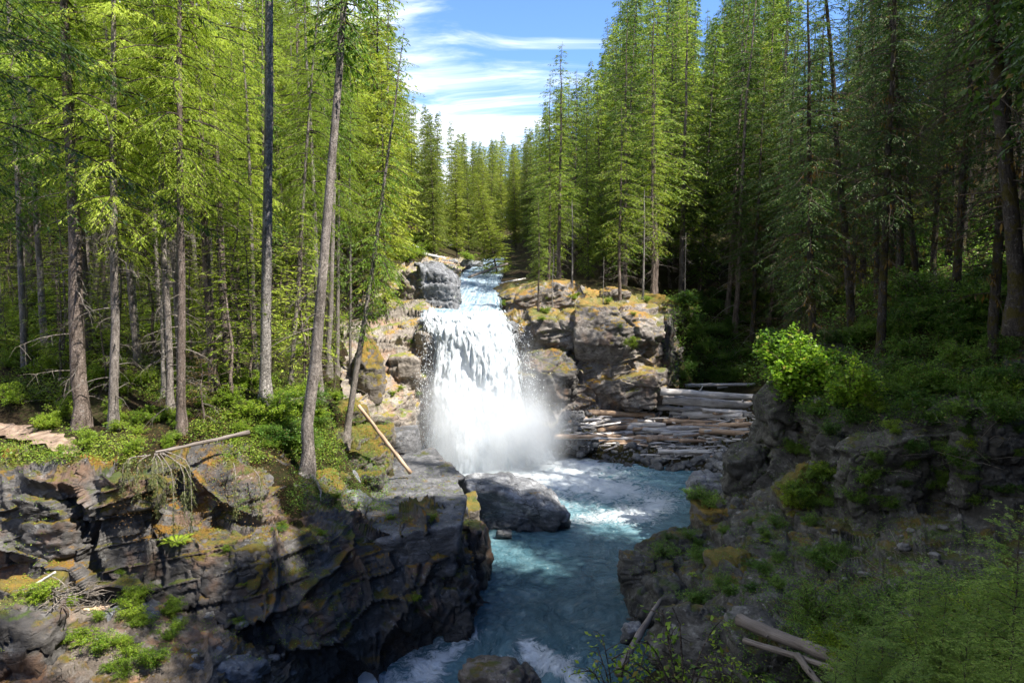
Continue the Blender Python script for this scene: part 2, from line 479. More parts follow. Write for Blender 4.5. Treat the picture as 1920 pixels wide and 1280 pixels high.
M['fir_green'] = leaf_mat('green_fir_needles', (.04, .085, .014), (.11, .18, .025), (.27, .35, .045), trans=.35, objvar=.5)
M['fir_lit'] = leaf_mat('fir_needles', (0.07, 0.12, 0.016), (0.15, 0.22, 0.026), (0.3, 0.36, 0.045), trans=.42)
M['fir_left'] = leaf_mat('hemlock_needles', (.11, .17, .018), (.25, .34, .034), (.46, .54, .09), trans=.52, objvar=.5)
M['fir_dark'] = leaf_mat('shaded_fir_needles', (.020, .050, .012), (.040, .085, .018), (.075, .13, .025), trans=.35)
M['cedar'] = leaf_mat('cedar_sprays', (0.05, 0.11, 0.014), (0.1, 0.19, 0.022), (0.19, 0.28, 0.035), trans=.45)
M['sapling'] = leaf_mat('sapling_needles', (.09, .17, .04), (.18, .28, .055), (.32, .42, .09), trans=.42)
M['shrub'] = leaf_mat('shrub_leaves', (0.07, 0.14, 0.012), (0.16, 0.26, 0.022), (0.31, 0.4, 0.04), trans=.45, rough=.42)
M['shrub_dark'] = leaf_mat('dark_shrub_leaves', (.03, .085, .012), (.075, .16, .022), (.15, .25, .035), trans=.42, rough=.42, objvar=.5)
M['maple'] = leaf_mat('maple_leaves', (.06, .14, .014), (.13, .25, .022), (.26, .37, .035), trans=.45, rough=.4)
M['cover'] = leaf_mat('low_leaves', (.06, .12, .015), (.14, .22, .025), (.30, .36, .05), trans=.4, rough=.45, objvar=0)
M['dry'] = leaf_mat('dry_needles', (.09, .045, .012), (.16, .09, .03), (.26, .17, .07), trans=.2)
M['moss'] = leaf_mat('hanging_moss', (.045, .030, .008), (.10, .062, .014), (.20, .12, .025), trans=.35)
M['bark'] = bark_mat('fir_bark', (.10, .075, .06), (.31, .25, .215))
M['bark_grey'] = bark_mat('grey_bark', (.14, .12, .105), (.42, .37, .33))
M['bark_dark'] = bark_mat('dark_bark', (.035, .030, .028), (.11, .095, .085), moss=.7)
M['bark_far'] = bark_mat('plain_bark', (.07, .055, .045), (.20, .165, .14), scale=.5)
M['snag'] = bark_mat('bare_snag_wood', (.16, .145, .13), (.40, .37, .34), scale=.7)
M['twig'] = bark_mat('twig_bark', (.06, .045, .035), (.17, .135, .11), scale=2)
M['twig_pale'] = bark_mat('dead_twigs', (.20, .17, .14), (.42, .37, .32), scale=2)
M['drift'] = wood_mat('driftwood', (.36, .335, .32), (.70, .67, .65))
M['drift_warm'] = wood_mat('warm_driftwood', (.32, .20, .12), (.64, .48, .35))
M['drift_dark'] = wood_mat('dark_driftwood', (.09, .075, .065), (.26, .225, .20))

def ground_mat():
    m, t = new_mat('forest_floor')
    g = t.n('ShaderNodeNewGeometry'); p = g.outputs['Position']
    n = t.noise(p, .5, 8, .65); n2 = t.noise(p, 7, 8, .72)
    c = t.ramp(t.math('ADD', t.math('MULTIPLY', n, .5), t.math('MULTIPLY', n2, .5)), [(.40, (.025, .018, .011)), (.47, (.075, .052, .030)), (.53, (.05, .06, .016)), (.58, (.10, .075, .045)), (.66, (.17, .13, .085))])
    b = t.bump(t.math('ADD', n2, t.noise(p, 28, 4, .7)), 1.0, .25)
    bs = t.n('ShaderNodeBsdfPrincipled', {'Base Color': c, 'Roughness': .95, 'Normal': b, 'Specular IOR Level': .1})
    t.n('ShaderNodeOutputMaterial', {'Surface': bs}); return m
M['ground'] = ground_mat()
def path_mat():
    m, t = new_mat('trodden_soil')
    p = t.n('ShaderNodeNewGeometry').outputs['Position']
    n = t.noise(p, 3, 8, .7)
    c = t.ramp(n, [(.35, (.10, .065, .045)), (.5, (.20, .14, .10)), (.65, (.30, .22, .165))])
    bs = t.n('ShaderNodeBsdfPrincipled', {'Base Color': c, 'Roughness': .95, 'Normal': t.bump(n, .8, .05)})
    t.n('ShaderNodeOutputMaterial', {'Surface': bs}); return m
M['path'] = path_mat()

def water_mat():
    m, t = new_mat('river_water')
    g = t.n('ShaderNodeNewGeometry'); p = g.outputs['Position']
    at = t.n('ShaderNodeAttribute', attribute_name='foam').outputs['Fac']
    ae = t.n('ShaderNodeAttribute', attribute_name='air').outputs['Fac']
    w = t.n('ShaderNodeTexNoise', {'Vector': p, 'Scale': .45, 'Detail': 3.0})
    pw = t.n('ShaderNodeVectorMath', {0: p, 1: t.n('ShaderNodeVectorMath', {0: w.outputs['Color'], 1: (3.2, 3.2, 0)}, operation='MULTIPLY').outputs[0]}, operation='ADD').outputs[0]
    f1 = t.noise(pw, 1.1, 9, .68, .6)
    f2 = t.noise(pw, 4.2, 7, .72, .8)
    lace = t.math('SUBTRACT', 1.0, t.math('ABSOLUTE', t.math('MULTIPLY', t.math('SUBTRACT', f1, .5), 5.0)))
    v = t.math('ADD', at, t.math('ADD', t.math('MULTIPLY', t.math('SUBTRACT', f2, .5), .9), t.math('MULTIPLY', t.math('SUBTRACT', lace, .62), .42)))
    foam = t.step(v, .40, .78)
    deep = t.ramp(t.noise(pw, .5, 4), [(.35, (.006, .024, .034)), (.65, (.018, .046, .060))])
    milky = t.ramp(f1, [(.35, (.07, .18, .23)), (.65, (.22, .38, .43))])
    base = t.mix(ae, deep, milky)
    c = t.mix(foam, base, (.58, .63, .66))
    rough = t.step(foam, 0, 1, .10, .8)
    h = t.math('ADD', t.math('MULTIPLY', t.noise(t.mapping(pw, scale=(1, .8, 1)), 2.6, 8, .66, 1.4), 1.5), t.math('MULTIPLY', foam, .25))
    b = t.bump(h, 1.0, .16)
    bs = t.n('ShaderNodeBsdfPrincipled', {'Base Color': c, 'Roughness': rough, 'Normal': b, 'IOR': 1.33, 'Specular IOR Level': .5})
    t.n('ShaderNodeOutputMaterial', {'Surface': bs}); return m
M['water'] = water_mat()

def falls_mat(name, blue=0.3):
    m, t = new_mat(name)
    uv = t.n('ShaderNodeUVMap').outputs[0]
    p = t.n('ShaderNodeNewGeometry').outputs['Position']
    tc = t.n('ShaderNodeSeparateXYZ', {0: uv})
    u, vv = tc.outputs[0], tc.outputs[1]
    wn = t.n('ShaderNodeTexNoise', {'Vector': p, 'Scale': .8, 'Detail': 3.0}).outputs['Color']
    pw = t.n('ShaderNodeVectorMath', {0: uv, 1: t.n('ShaderNodeVectorMath', {0: wn, 1: (.10, .05, 0)}, operation='MULTIPLY').outputs[0]}, operation='ADD').outputs[0]
    s1 = t.noise(t.mapping(pw, scale=(9, 1.6, 1)), 3.0, 8, .68, .3)
    s2 = t.noise(t.mapping(pw, scale=(26, 5, 1)), 3.0, 6, .7)
    s3 = t.noise(p, 1.3, 6, .65)
    f = t.math('ADD', t.math('MULTIPLY', s1, .45), t.math('ADD', t.math('MULTIPLY', s2, .25), t.math('MULTIPLY', s3, .3)))
    c = t.ramp(t.math('ADD', f, .06 - .16 * blue), [(.34, (.16, .27, .36)), (.44, (.38, .48, .56)), (.54, (.64, .69, .73))])  # blue-grey shade between the strands is put into the colour
    e = t.math('MULTIPLY', t.math('MULTIPLY', u, t.math('SUBTRACT', 1.0, u)), 4.0)     # 0 at both edges
    a = t.step(t.math('ADD', e, t.math('MULTIPLY', t.math('SUBTRACT', s2, .5), 1.6)), .10, .34)
    h = t.math('ADD', s1, t.math('MULTIPLY', s2, .5))
    bs = t.n('ShaderNodeBsdfPrincipled', {'Base Color': c, 'Roughness': .55, 'Normal': t.bump(h, .7, .25), 'Specular IOR Level': .3, 'Alpha': a})
    tr = t.n('ShaderNodeBsdfTranslucent', {'Color': c})
    tp = t.n('ShaderNodeBsdfTransparent')
    mx = t.n('ShaderNodeMixShader', {0: a, 1: tp.outputs[0], 2: tr.outputs[0]})
    mm = t.n('ShaderNodeMixShader', {0: .25, 1: bs.outputs[0], 2: mx.outputs[0]})
    t.n('ShaderNodeOutputMaterial', {'Surface': mm}); return m
M['falls'] = falls_mat('falling_water', 0.0)
M['cascade'] = falls_mat('cascade_water', .9)  # bluer: the cascade's shade tint is put into its colour

# ------------------------------------------------------------------ plant makers (return meshes, shared by all copies)
def sprays(rng, pos, d, L, size, fill, flat=.35, hang=0.0, wid=.26, ang=.75):
    """leafy twigs: for each twig (pos, d, L) put leaflets along both sides in one plane"""
    n = np.maximum(2, (L / size * fill).astype(int))
    idx = np.repeat(np.arange(len(pos)), n)
    t = rng.random(len(idx)) ** .9
    dd = unit(d)[idx]
    up = unit(np.array([0, 0, 1.]) + rng.normal(size=(len(idx), 3)) * flat)
    side = unit(np.cross(dd, np.array([0, 0, 1.])) + 1e-6)
    sg = np.where(rng.random(len(idx)) < .5, -1, 1)[:, None]
    sag = -(t ** 2) * L[idx] * .18
    p = pos[idx] + dd * (t * L[idx])[:, None]; p[:, 2] += sag
    ld = unit(dd + side * sg * ang * rng.uniform(.5, 1.3, len(idx))[:, None] + rng.normal(size=(len(idx), 3)) * .16 + np.array([0, 0, -hang]) * rng.uniform(.4, 1.2, len(idx))[:, None])
    ls = size * rng.uniform(.6, 1.25, len(idx)) * (1.05 - .5 * t)
    return leaf_quads(p, ld, up, ls, ls * wid)

def branch_set(rng, z, az, L, up, droop, k=6):
    t = np.linspace(0, 1, k)
    n = len(z)
    wob = np.cumsum(rng.normal(size=(n, k)) * .06, 1)
    a = az[:, None] + wob * t
    r = L[:, None] * t
    zz = z[:, None] + L[:, None] * (up[:, None] * t - droop[:, None] * t ** 2)
    return np.stack([r * np.cos(a), r * np.sin(a), zz], -1)

def conifer(seed, H,  Rr, r0, nb, cs, prof, up=.1, droop=.35, size=.22, fill=2.2, tw=.30, twl=.5, hang=.1, dead=0, deadz=(.1, .4), deadL=1.6, sides=8, trunk_seg=14, bend=.15, top=1.0, wid=.26, flat=.35, moss=0, irregular=.3, ang=.75, wr=1.0, tmin=.05):
    rng = np.random.default_rng(seed)
    # trunk
    tz = np.concatenate([[0, .35 / H, .9 / H], np.linspace(1.8 / H, 1, trunk_seg - 3)]); k = trunk_seg
    bx = np.cumsum(rng.normal(size=k)) * bend * .3; by = np.cumsum(rng.normal(size=k)) * bend * .3
    bx -= bx[0]; by -= by[0]
    tp = np.stack([bx, by, tz * H], 1)
    tr = r0 * (1 - tz * (.97 if top >= 1 else .75)) ** .85 + r0 * .75 * np.exp(-tz * H / .40)
    tp0 = tp.copy(); tp0[0, 2] = -.8
    tV, tF = tubes(tp0[None], tr[None], sides, rough=.18, rng=rng)
    def at(z): return np.stack([np.interp(z, tp[:, 2], tp[:, 0]), np.interp(z, tp[:, 2], tp[:, 1])], 1)
    out = {'trunk': (tV, tF)}
    wood, leaves = [], []
    if nb:
        u = np.sort(rng.random(nb)) * .5 + np.linspace(0, 1, nb) * .5
        u = np.clip(u + rng.normal(size=nb) * .01, 0, .995)
        z = (cs + (1 - cs) * u) * H * .99
        az = np.arange(nb) * 2.39996 + rng.normal(size=nb) * .5
        L = Rr * prof(u) * rng.uniform(1 - irregular, 1 + irregular * .6, nb) + .12
        clump = 1 + irregular * .6 * np.sin(az * 1 + z * .9 + seed)
        L = L * clump
        B = branch_set(rng, z, az, L, np.full(nb, up) * (.4 + 1.2 * u), np.full(nb, droop) * (1.25 - .8 * u))
        o = at(z); B[:, :, :2] += o[:, None, :]
        rad = np.linspace(1, .2, 6)[None] * (.010 + .010 * L)[:, None] * wr
        wood.append(tubes(B, rad, 3))
        # twigs both sides
        n = np.maximum(6, (L / tw * 2).astype(int))
        i = np.repeat(np.arange(nb), n)
        t = rng.uniform(tmin, 1.0, len(i))
        f = t * 5; a = np.minimum(f.astype(int), 4); w = (f - a)[:, None]
        pos = B[i, a] * (1 - w) + B[i, a + 1] * w
        bd = unit(B[i, a + 1] - B[i, a])
        side = unit(np.cross(bd, np.array([0, 0, 1.])))
        sg = np.where(rng.random(len(i)) < .5, -1, 1)[:, None]
        td = unit(bd * .75 + side * sg * rng.uniform(.5, 1.1, len(i))[:, None] + np.array([0, 0, -1.]) * hang * rng.uniform(.3, 1.3, len(i))[:, None] + rng.normal(size=(len(i), 3)) * .12)
        tl = (twl * L[i] * (1.05 - t) * rng.uniform(.6, 1.1, len(i)) + size * .7)
        tl = np.minimum(tl, 1.3)
        leaves.append(sprays(rng, pos, td, tl, size, fill, flat=flat, hang=hang, wid=wid, ang=ang))
    if dead:
        z = rng.uniform(deadz[0], deadz[1], dead) * H; az = rng.uniform(0, 6.28, dead)
        L = deadL * rng.uniform(.25, 1.2, dead)
        B = branch_set(rng, z, az, L, rng.uniform(-.25, .25, dead), rng.uniform(.1, .5, dead)); B[:, :, :2] += at(z)[:, None, :]
        dw = [tubes(B, np.linspace(1, .25, 6)[None] * (.008 + .011 * L)[:, None], 3)]
        # fine dead twigs
        n = 7; i = np.repeat(np.arange(dead), n); t = rng.uniform(.3, 1, len(i)); f = t * 5; a = np.minimum(f.astype(int), 4); w = (f - a)[:, None]
        pos = B[i, a] * (1 - w) + B[i, a + 1] * w
        td = unit(unit(B[i, a + 1] - B[i, a]) + rng.normal(size=(len(i), 3)) * .55 + np.array([0, 0, -.25]))
        l = L[i] * rng.uniform(.15, .45, len(i))
        Pp = pos[:, None, :] + td[:, None, :] * (np.linspace(0, 1, 4)[None] * l[:, None])[..., None]
        Pp[:, :, 2] -= (np.linspace(0, 1, 4) ** 2)[None] * l[:, None] * .25
        dw.append(tubes(Pp, np.linspace(.007, .003, 4)[None] * np.ones((len(i), 1)), 3))
        out['dead'] = merge(dw)
        if moss:
            n = moss; i = rng.integers(0, dead, dead * n); t = rng.uniform(.1, .95, len(i)); f = t * 5; a = np.minimum(f.astype(int), 4); w = (f - a)[:, None]
            pos = B[i, a] * (1 - w) + B[i, a + 1] * w
            md = unit(np.array([0, 0, -1.]) + rng.normal(size=(len(i), 3)) * .22)
            l = rng.uniform(.12, .55, len(i)) * (1.1 - t)
            out['moss'] = leaf_quads(pos + rng.normal(size=(len(i), 3)) * .05, md, rng.normal(size=(len(i), 3)), l, l * rng.uniform(.16, .35, len(i)))
    if leaves: out['crown'] = merge(leaves)
    if wood: out['limbs'] = merge(wood)
    return out

P_cone = lambda u: (1 - u) ** .72 * (1 - np.exp(-(u + .03) * 9))
P_col = lambda u: (1 - u ** 2.2) * (1 - .55 * np.exp(-u * 5))
P_even = lambda u: (1 - u) ** .6 * (.45 + .55 * np.minimum(1, u * 4))

def build_tree(kind, name, parts, mats):
    """one prototype (an Empty with parts), kept to be copied"""
    root = empty(name)
    for key, pname in (('trunk', 'trunk'), ('crown', 'crown'), ('limbs', 'branches'), ('dead', 'dead_branches'), ('moss', 'hanging_moss')):
        if key in parts:
            V, F = parts[key]
            me = mesh_np(name + '_' + pname, V, F, smooth=(key == 'trunk'))
            o_ = obj(pname, me, mats[key], root)
            if key != 'trunk': o_['kind'] = 'stuff'
    return root

def broadleaf(seed, Rr, Hh, stems, leaf, n, flat=.6, spread=1.0, wid=.5, arch=.5):
    """multi-stemmed shrub: arching stems, side twigs, separate leaves"""
    rng = np.random.default_rng(seed)
    az = rng.uniform(0, 6.28, stems); out_ = rng.uniform(.15, 1.0, stems) * Rr; h = Hh * rng.uniform(.55, 1.05, stems) * (1 - .35 * out_ / Rr)
    t = np.linspace(0, 1, 6)
    S = np.stack([out_[:, None] * np.cos(az)[:, None] * t ** 1.3, out_[:, None] * np.sin(az)[:, None] * t ** 1.3, h[:, None] * (t * (1 + arch) - arch * t ** 2)], -1)
    S += np.cumsum(rng.normal(size=S.shape) * .02 * Rr, 1) * t[None, :, None]
    wood = [tubes(S, np.linspace(.016, .005, 6)[None] * np.ones((stems, 1)) * (Hh / 1.2) ** .5, 3)]
    m = stems * 9; i = rng.integers(0, stems, m); tt = rng.uniform(.25, 1, m); f = tt * 5; a = np.minimum(f.astype(int), 4); w = (f - a)[:, None]
    pos = S[i, a] * (1 - w) + S[i, a + 1] * w
    td = unit(rng.normal(size=(m, 3)) * np.array([1, 1, .35]) + np.array([0, 0, .25]) + unit(pos * np.array([1, 1, 0]) + 1e-6) * .6)
    tl = Rr * rng.uniform(.18, .5, m)
    T = pos[:, None] + td[:, None] * (t[None, ::1] * tl[:, None])[..., None]; T[:, :, 2] -= (t ** 2)[None] * tl[:, None] * .25
    wood.append(tubes(T[:, ::2], np.linspace(.006, .003, 3)[None] * np.ones((m, 1)), 3))
    j = rng.integers(0, m, n); q = rng.uniform(.1, 1.02, n); f = np.minimum(q, .999) * 5; a = f.astype(int); w = (f - a)[:, None]
    lp = T[j, a] * (1 - w) + T[j, a + 1] * w + rng.normal(size=(n, 3)) * leaf * .5
    ld = unit(td[j] * .5 + rng.normal(size=(n, 3)) * np.array([1, 1, .5]) + np.array([0, 0, -.1]))
    nr = unit(np.array([0, 0, 1.]) + rng.normal(size=(n, 3)) * flat)
    ls = leaf * rng.uniform(.6, 1.3, n)
    return {'leaves': leaf_quads(lp, ld, nr, ls, ls * wid, fold=.12), 'stems': merge(wood)}
def fern(seed, Rr, fronds=12, size=.07):
    rng = np.random.default_rng(seed); V = []; t = np.linspace(0, 1, 16)
    az = np.arange(fronds) * 2.4 + rng.normal(size=fronds) * .2; L = Rr * rng.uniform(.75, 1.1, fronds)
    S = np.stack([np.cos(az)[:, None] * t * L[:, None], np.sin(az)[:, None] * t * L[:, None], L[:, None] * (.95 * t - .75 * t ** 2)], -1)
    out = [tubes(S, np.linspace(.007, .002, 16)[None] * np.ones((fronds, 1)), 3)]
    d = unit(np.gradient(S, axis=1)); sd = unit(np.cross(d, np.array([0, 0, 1.])))
    nrm = np.cross(sd, d)
    lv = []
    for sg in (-1, 1):
        for off in (0, .5):
            p = S[:, 1:-1] + d[:, 1:-1] * off * (L / 15)[:, None, None]
            ln = (L[:, None] * .26 * (np.sin(np.pi * np.clip(t[1:-1], 0, 1) ** .7) * .9 + .1))
            dr = unit(sd[:, 1:-1] * sg + d[:, 1:-1] * .35 + np.array([0, 0, -.15]))
            lv.append(leaf_quads(p.reshape(-1, 3), dr.reshape(-1, 3), nrm[:, 1:-1].reshape(-1, 3), ln.ravel(), ln.ravel() * .2))
    return {'leaves': merge(lv), 'stems': out[0]}
def build_shrub(name, parts, leafm, woodm, ln='leaves', sn='stems'):
    root = empty(name)
    obj(ln, mesh_np(name + '_leaves', *parts['leaves']), leafm, root)['kind'] = 'stuff'
    obj(sn, mesh_np(name + '_stems', *parts['stems']), woodm, root)['kind'] = 'stuff'
    return root
# ------------------------------------------------------------------ ground: one height field through surveyed points
def Q(px, D, z):
    return np.array([(px - 960) / 1280.0 * D, D, z])
GP = []
for a in [(-300, 800, 24), (0, 822, 25), (150, 805, 25.5), (250, 812, 25.5), (338, 815, 25.5), (430, 835, 26), (497, 765, 28), (570, 880, 27), (0, 700, 29), (200, 690, 30), (400, 705, 31),
          (520, 730, 31), (610, 760, 31), (645, 790, 33), (0, 600, 38), (200, 610, 40), (400, 620, 42), (560, 640, 44), (640, 640, 47), (0, 480, 60), (300, 490, 62), (560, 520, 62), (-300, 480, 45), (-300, 250, 80),
          (0, 250, 100), (400, 290, 110), (650, 340, 125), (700, 545, 62), (740, 500, 68), (780, 478, 80), (800, 462, 98), (830, 452, 118), (740, 400, 120), (660, 440, 90)]:
    GP.append(P(*a))
# forest floor just behind the left cliff, then a sharp drop hidden inside the cliff
for px in (-500, -250, 0, 130, 260):
    GP += [Q(px, 23.2, 6.6), Q(px, 21.8, 5.0), Q(px, 21.2, 1.0), Q(px, 20, -1), Q(px, 15, -2.5), Q(px, 10, -2.5)]
for px in (340, 450, 550):
    GP += [Q(px, 25, 6.3 if px < 500 else 5.2), Q(px, 23.6, 4.2), Q(px, 22.4, 1.0), Q(px, 20, -2.5), Q(px, 16, -2.5)]
for px, D in ((650, 27), (740, 27.5)):
    GP += [Q(px, D + 5, 2.6), Q(px, D, 2.2), Q(px, D - 2.2, -2.0)]
GP += [Q(740, 34, 2.5), Q(700, 38, 3.2), Q(800, 36, 1.0), Q(835, 33, -2), Q(850, 28, -2), Q(720, 43, 1.5), Q(780, 44, -2), Q(690, 41, 3)]
# behind the rock left of the falls
GP += [Q(640, 50, 8.5), Q(700, 53, 9), Q(760, 53, 8.5), Q(790, 54, 8.2), Q(700, 47.5, 3), Q(760, 49.5, 3), Q(800, 50.5, 5)]
# river bed
for y in (12, 20, 26, 32, 40, 47): GP.append(Q(960 if y > 20 else 800, y, -2.6))
GP += [Q(1150, 40, -2.4), Q(1200, 35, -2.4), Q(1060, 47, -2), Q(900, 47, -2.2), Q(1020, 22, -2.6), Q(1060, 27, -2.6), Q(700, 20, -2.8), Q(600, 16, -2.8), Q(850, 16, -2.8), Q(900, 49.8, 5.5), Q(850, 51, 8.6), Q(900, 51, 8.6)]
for px, py, D in ((860, 575, 56), (905, 550, 62), (910, 525, 68), (915, 505, 78), (925, 492, 88), (925, 486, 105), (910, 476, 130), (915, 455, 170)):
    q = P(px, py, D); q[2] -= 1.3; GP.append(q)
# right of the upper river, the wooded knoll and the slope behind
for a in [(965, 545, 68), (1000, 540, 67), (1060, 538, 67), (1120, 545, 66), (1190, 550, 66), (1250, 575, 66), (1300, 600, 70), (970, 505, 80), (1050, 500, 90), (1200, 500, 90), (1000, 470, 110), (980, 440, 150), (1150, 400, 130),
          (1350, 640, 72), (1400, 660, 72), (1330, 560, 82), (1450, 560, 76), (1500, 470, 86), (1700, 440, 64), (1900, 400, 56), (1350, 350, 125), (1900, 180, 90), (2300, 300, 44), (1200, 280, 170), (1600, 300, 120)]:
    GP.append(P(*a))
GP += [Q(980, 53.6, 6.5), Q(1060, 55, 7.0), Q(1160, 55, 7.5), Q(1215, 57, 6.5), Q(1060, 52.8, 2), Q(1160, 53.6, 2), Q(980, 52, 1)]
# driftwood beach
for a in [(1300, 722, 66), (1400, 712, 66), (1270, 745, 61), (1350, 745, 60.5), (1440, 745, 58), (1150, 800, 53), (1250, 800, 53), (1350, 800, 51), (1430, 800, 49), (1090, 830, 50), (1180, 850, 47.8), (1260, 872, 46.0), (1330, 860, 46), (1050, 815, 51)]:
    GP.append(P(*a))
for px, D in ((1100, 46.5), (1200, 44.6), (1290, 42.5)): GP.append(Q(px, D, -.9))
GP += [Q(1400, 44, 1.2), Q(1440, 41, 1.0), Q(1370, 41, -.8)]
# behind the near right cliff, then the foreground slope
for a in [(1480, 640, 40), (1560, 610, 38), (1700, 640, 34), (1900, 600, 33), (2200, 560, 31), (1600, 560, 50), (1800, 500, 46), (2200, 430, 40), (2700, 500, 30)]:
    GP.append(P(*a))
GP += [Q(1520, 32.5, 4), Q(1620, 29, 4), Q(1750, 27.5, 4), Q(1950, 26, 4), Q(2200, 25, 4), Q(1480, 36, 5)]
GP += [Q(1600, 23, 2.0), Q(1800, 21, 2.0), Q(2100, 20, 2.2), Q(1500, 26, 1.2), Q(1420, 30, .5), Q(1350, 34, -1), Q(1450, 22, 1.5), Q(1380, 18, 1.8), Q(1300, 25, -1)]
GP += [Q(1750, 12, 4.5), Q(2000, 10, 6.2), Q(1500, 12, 3.0), Q(1300, 13, .5), Q(1900, 6, 8.5), Q(1400, 7, 6.0), Q(960, 7, 5.0), Q(960, 3, 10.2), np.array([0, 0, 11.2]), np.array([6, 0, 11.3]), np.array([-5, 0, 10.6]), np.array([-9, 4, 3]), np.array([-3, 7, 2.0]),
       np.array([0, -10, 13]), np.array([-20, -10, 13]), np.array([-40, 0, 9]), np.array([-30, 8, 4]), np.array([-22, 8, 0]), np.array([20, 0, 15]), np.array([35, 0, 23]), np.array([45, 20, 27]), np.array([60, 40, 36]), np.array([30, -20, 24]), np.array([0, -40, 25]), np.array([-50, 30, 16]), np.array([-90, 50, 34]), np.array([-90, 0, 30]), np.array([90, 60, 52]), np.array([90, 0, 50]), np.array([0, -90, 40])]
GP = np.array(GP)
def _rbf_fit(Pn):
    d = np.sqrt(((Pn[:, None, :2] - Pn[None, :, :2]) ** 2).sum(-1) + .15)
    n = len(Pn); A = np.zeros((n + 3, n + 3)); A[:n, :n] = d + np.eye(n) * 1e-3
    A[:n, n] = 1; A[:n, n + 1:] = Pn[:, :2]; A[n, :n] = 1; A[n + 1:, :n] = Pn[:, :2].T
    b = np.zeros(n + 3); b[:n] = Pn[:, 2]
    return np.linalg.solve(A, b)
_W = _rbf_fit(GP)
def ground_h(X, Y):
    X = np.asarray(X, float).ravel(); Y = np.asarray(Y, float).ravel(); out = np.empty(len(X))
    for s in range(0, len(X), 20000):
        x, y = X[s:s + 20000], Y[s:s + 20000]
        d = np.sqrt((x[:, None] - GP[None, :, 0]) ** 2 + (y[:, None] - GP[None, :, 1]) ** 2 + .15)
        out[s:s + 20000] = d @ _W[:-3] + _W[-3] + x * _W[-2] + y * _W[-1]
    return out
def axis_nodes(segs):
    out = []
    for a, b, st in segs: out.append(np.arange(a, b, st))
    return np.concatenate(out + [[segs[-1][1]]])
gx = axis_nodes([(-400, -80, 8), (-80, -36, 1.6), (-36, 36, .42), (36, 80, 1.6), (80, 400, 8)])
gy = axis_nodes([(-120, 0, 5), (0, 10, .8), (10, 72, .42), (72, 130, 1.2), (130, 900, 14)])
GX, GY = np.meshgrid(gx, gy, indexing='ij')
gz = ground_h(GX, GY)
pp = np.stack([GX.ravel(), GY.ravel(), gz], 1)
# far out the slopes level off into wooded hills
rr = np.hypot(pp[:, 0], np.maximum(pp[:, 1] - 60, 0))
side = np.clip((np.abs(pp[:, 0] - 0.05 * pp[:, 1]) - 6) / 60, 0, 1)
farw = np.clip((rr - 110) / 120, 0, 1)
hill = 20 + 30 * side + 12 * fbm(pp * np.array([.012, .012, 0]), 3, 5)
pp[:, 2] = pp[:, 2] * (1 - farw) + hill * farw
dry = np.clip((pp[:, 2] + .2) / 1.0, 0, 1)
pp[:, 2] += dry * (.28 * fbm(pp * np.array([.45, .45, 0]), 4, 3) + .10 * fbm(pp * np.array([2.2, 2.2, 0]), 2, 9))
gF = grid_faces(len(gx), len(gy), flip=False)
ground = tag(obj('ground', mesh_np('ground', pp, gF, smooth=True), M['ground']), kind='structure')
SURF.append((pp, gF))

# ------------------------------------------------------------------ cliffs and banks
def struct(o): return tag(o, kind='structure')
LC = [  # left cliff, each column from its top to below its foot
 [(-500, 850, 26), (-500, 885, 21.5), (-500, 960, 21), (-500, 1040, 20.8), (-500, 1120, 20.6), (-500, 1330, 20)],
 [(-250, 850, 26), (-250, 885, 21.2), (-250, 960, 20.6), (-250, 1050, 20.4), (-250, 1120, 20.2), (-250, 1330, 19.6)],
 [(0, 850, 26), (8, 905, 21.2), (5, 980, 20.8), (5, 1050, 20.5), (5, 1115, 20.4), (0, 1330, 20)],
 [(130, 835, 26), (130, 882, 21.2), (135, 955, 21.0), (130, 1040, 20.7), (140, 1115, 20.6), (140, 1330, 20.4)],
 [(250, 845, 26), (255, 898, 20.9), (262, 965, 20.9), (270, 1040, 20.9), (290, 1125, 20.7), (290, 1330, 20.5)],
 [(325, 840, 26), (330, 862, 23.4), (325, 950, 22.6), (310, 1010, 21.2), (310, 1110, 20.8), (330, 1330, 20.5)],
 [(430, 845, 26.5), (430, 868, 23.8), (430, 970, 22.9), (430, 1020, 21.3), (450, 1140, 20.8), (460, 1340, 20.4)],
 [(520, 852, 27.5), (524, 890, 24.8), (528, 975, 23.4), (540, 1010, 21.9), (550, 1130, 21.2), (560, 1340, 20.6)],
 [(630, 860, 31), (640, 905, 28.0), (650, 965, 25.6), (655, 1005, 23.8), (660, 1120, 22.9), (670, 1330, 22.3)],
 [(700, 800, 41), (725, 870, 35.0), (740, 935, 28.6), (750, 1000, 24.5), (755, 1120, 23.7), (740, 1300, 23.2)],
 [(720, 790, 44), (790, 845, 38.5), (812, 915, 30.5), (845, 988, 25.4), (868, 1110, 25.0), (860, 1270, 24.6)],
 [(740, 790, 46), (838, 868, 37.2), (850, 915, 33.0), (868, 990, 29.0), (888, 1080, 27.0), (885, 1260, 26.4)],
 [(780, 830, 47), (850, 895, 38.5), (856, 935, 35.0), (885, 1010, 31.5), (905, 1070, 29.5), (905, 1200, 28.8)],
]
LCw = np.array([[P(*q) for q in c] for c in LC])
LCw[9:, 0:3, 2] -= np.array([1.0, 1.0, .8]); LCw[8, 0:2, 2] -= .5; LCw[9:11, 1:3, 2] -= .5
LCw = np.swapaxes(LCw, 0, 1)         # rows top -> bottom
left_cliff = struct(patch('cliff', LCw, 190, 560, 1.35, 11, M['cliff'], amp=1.0, flip=True, bed=(1.1, 1.0, 1.1)))

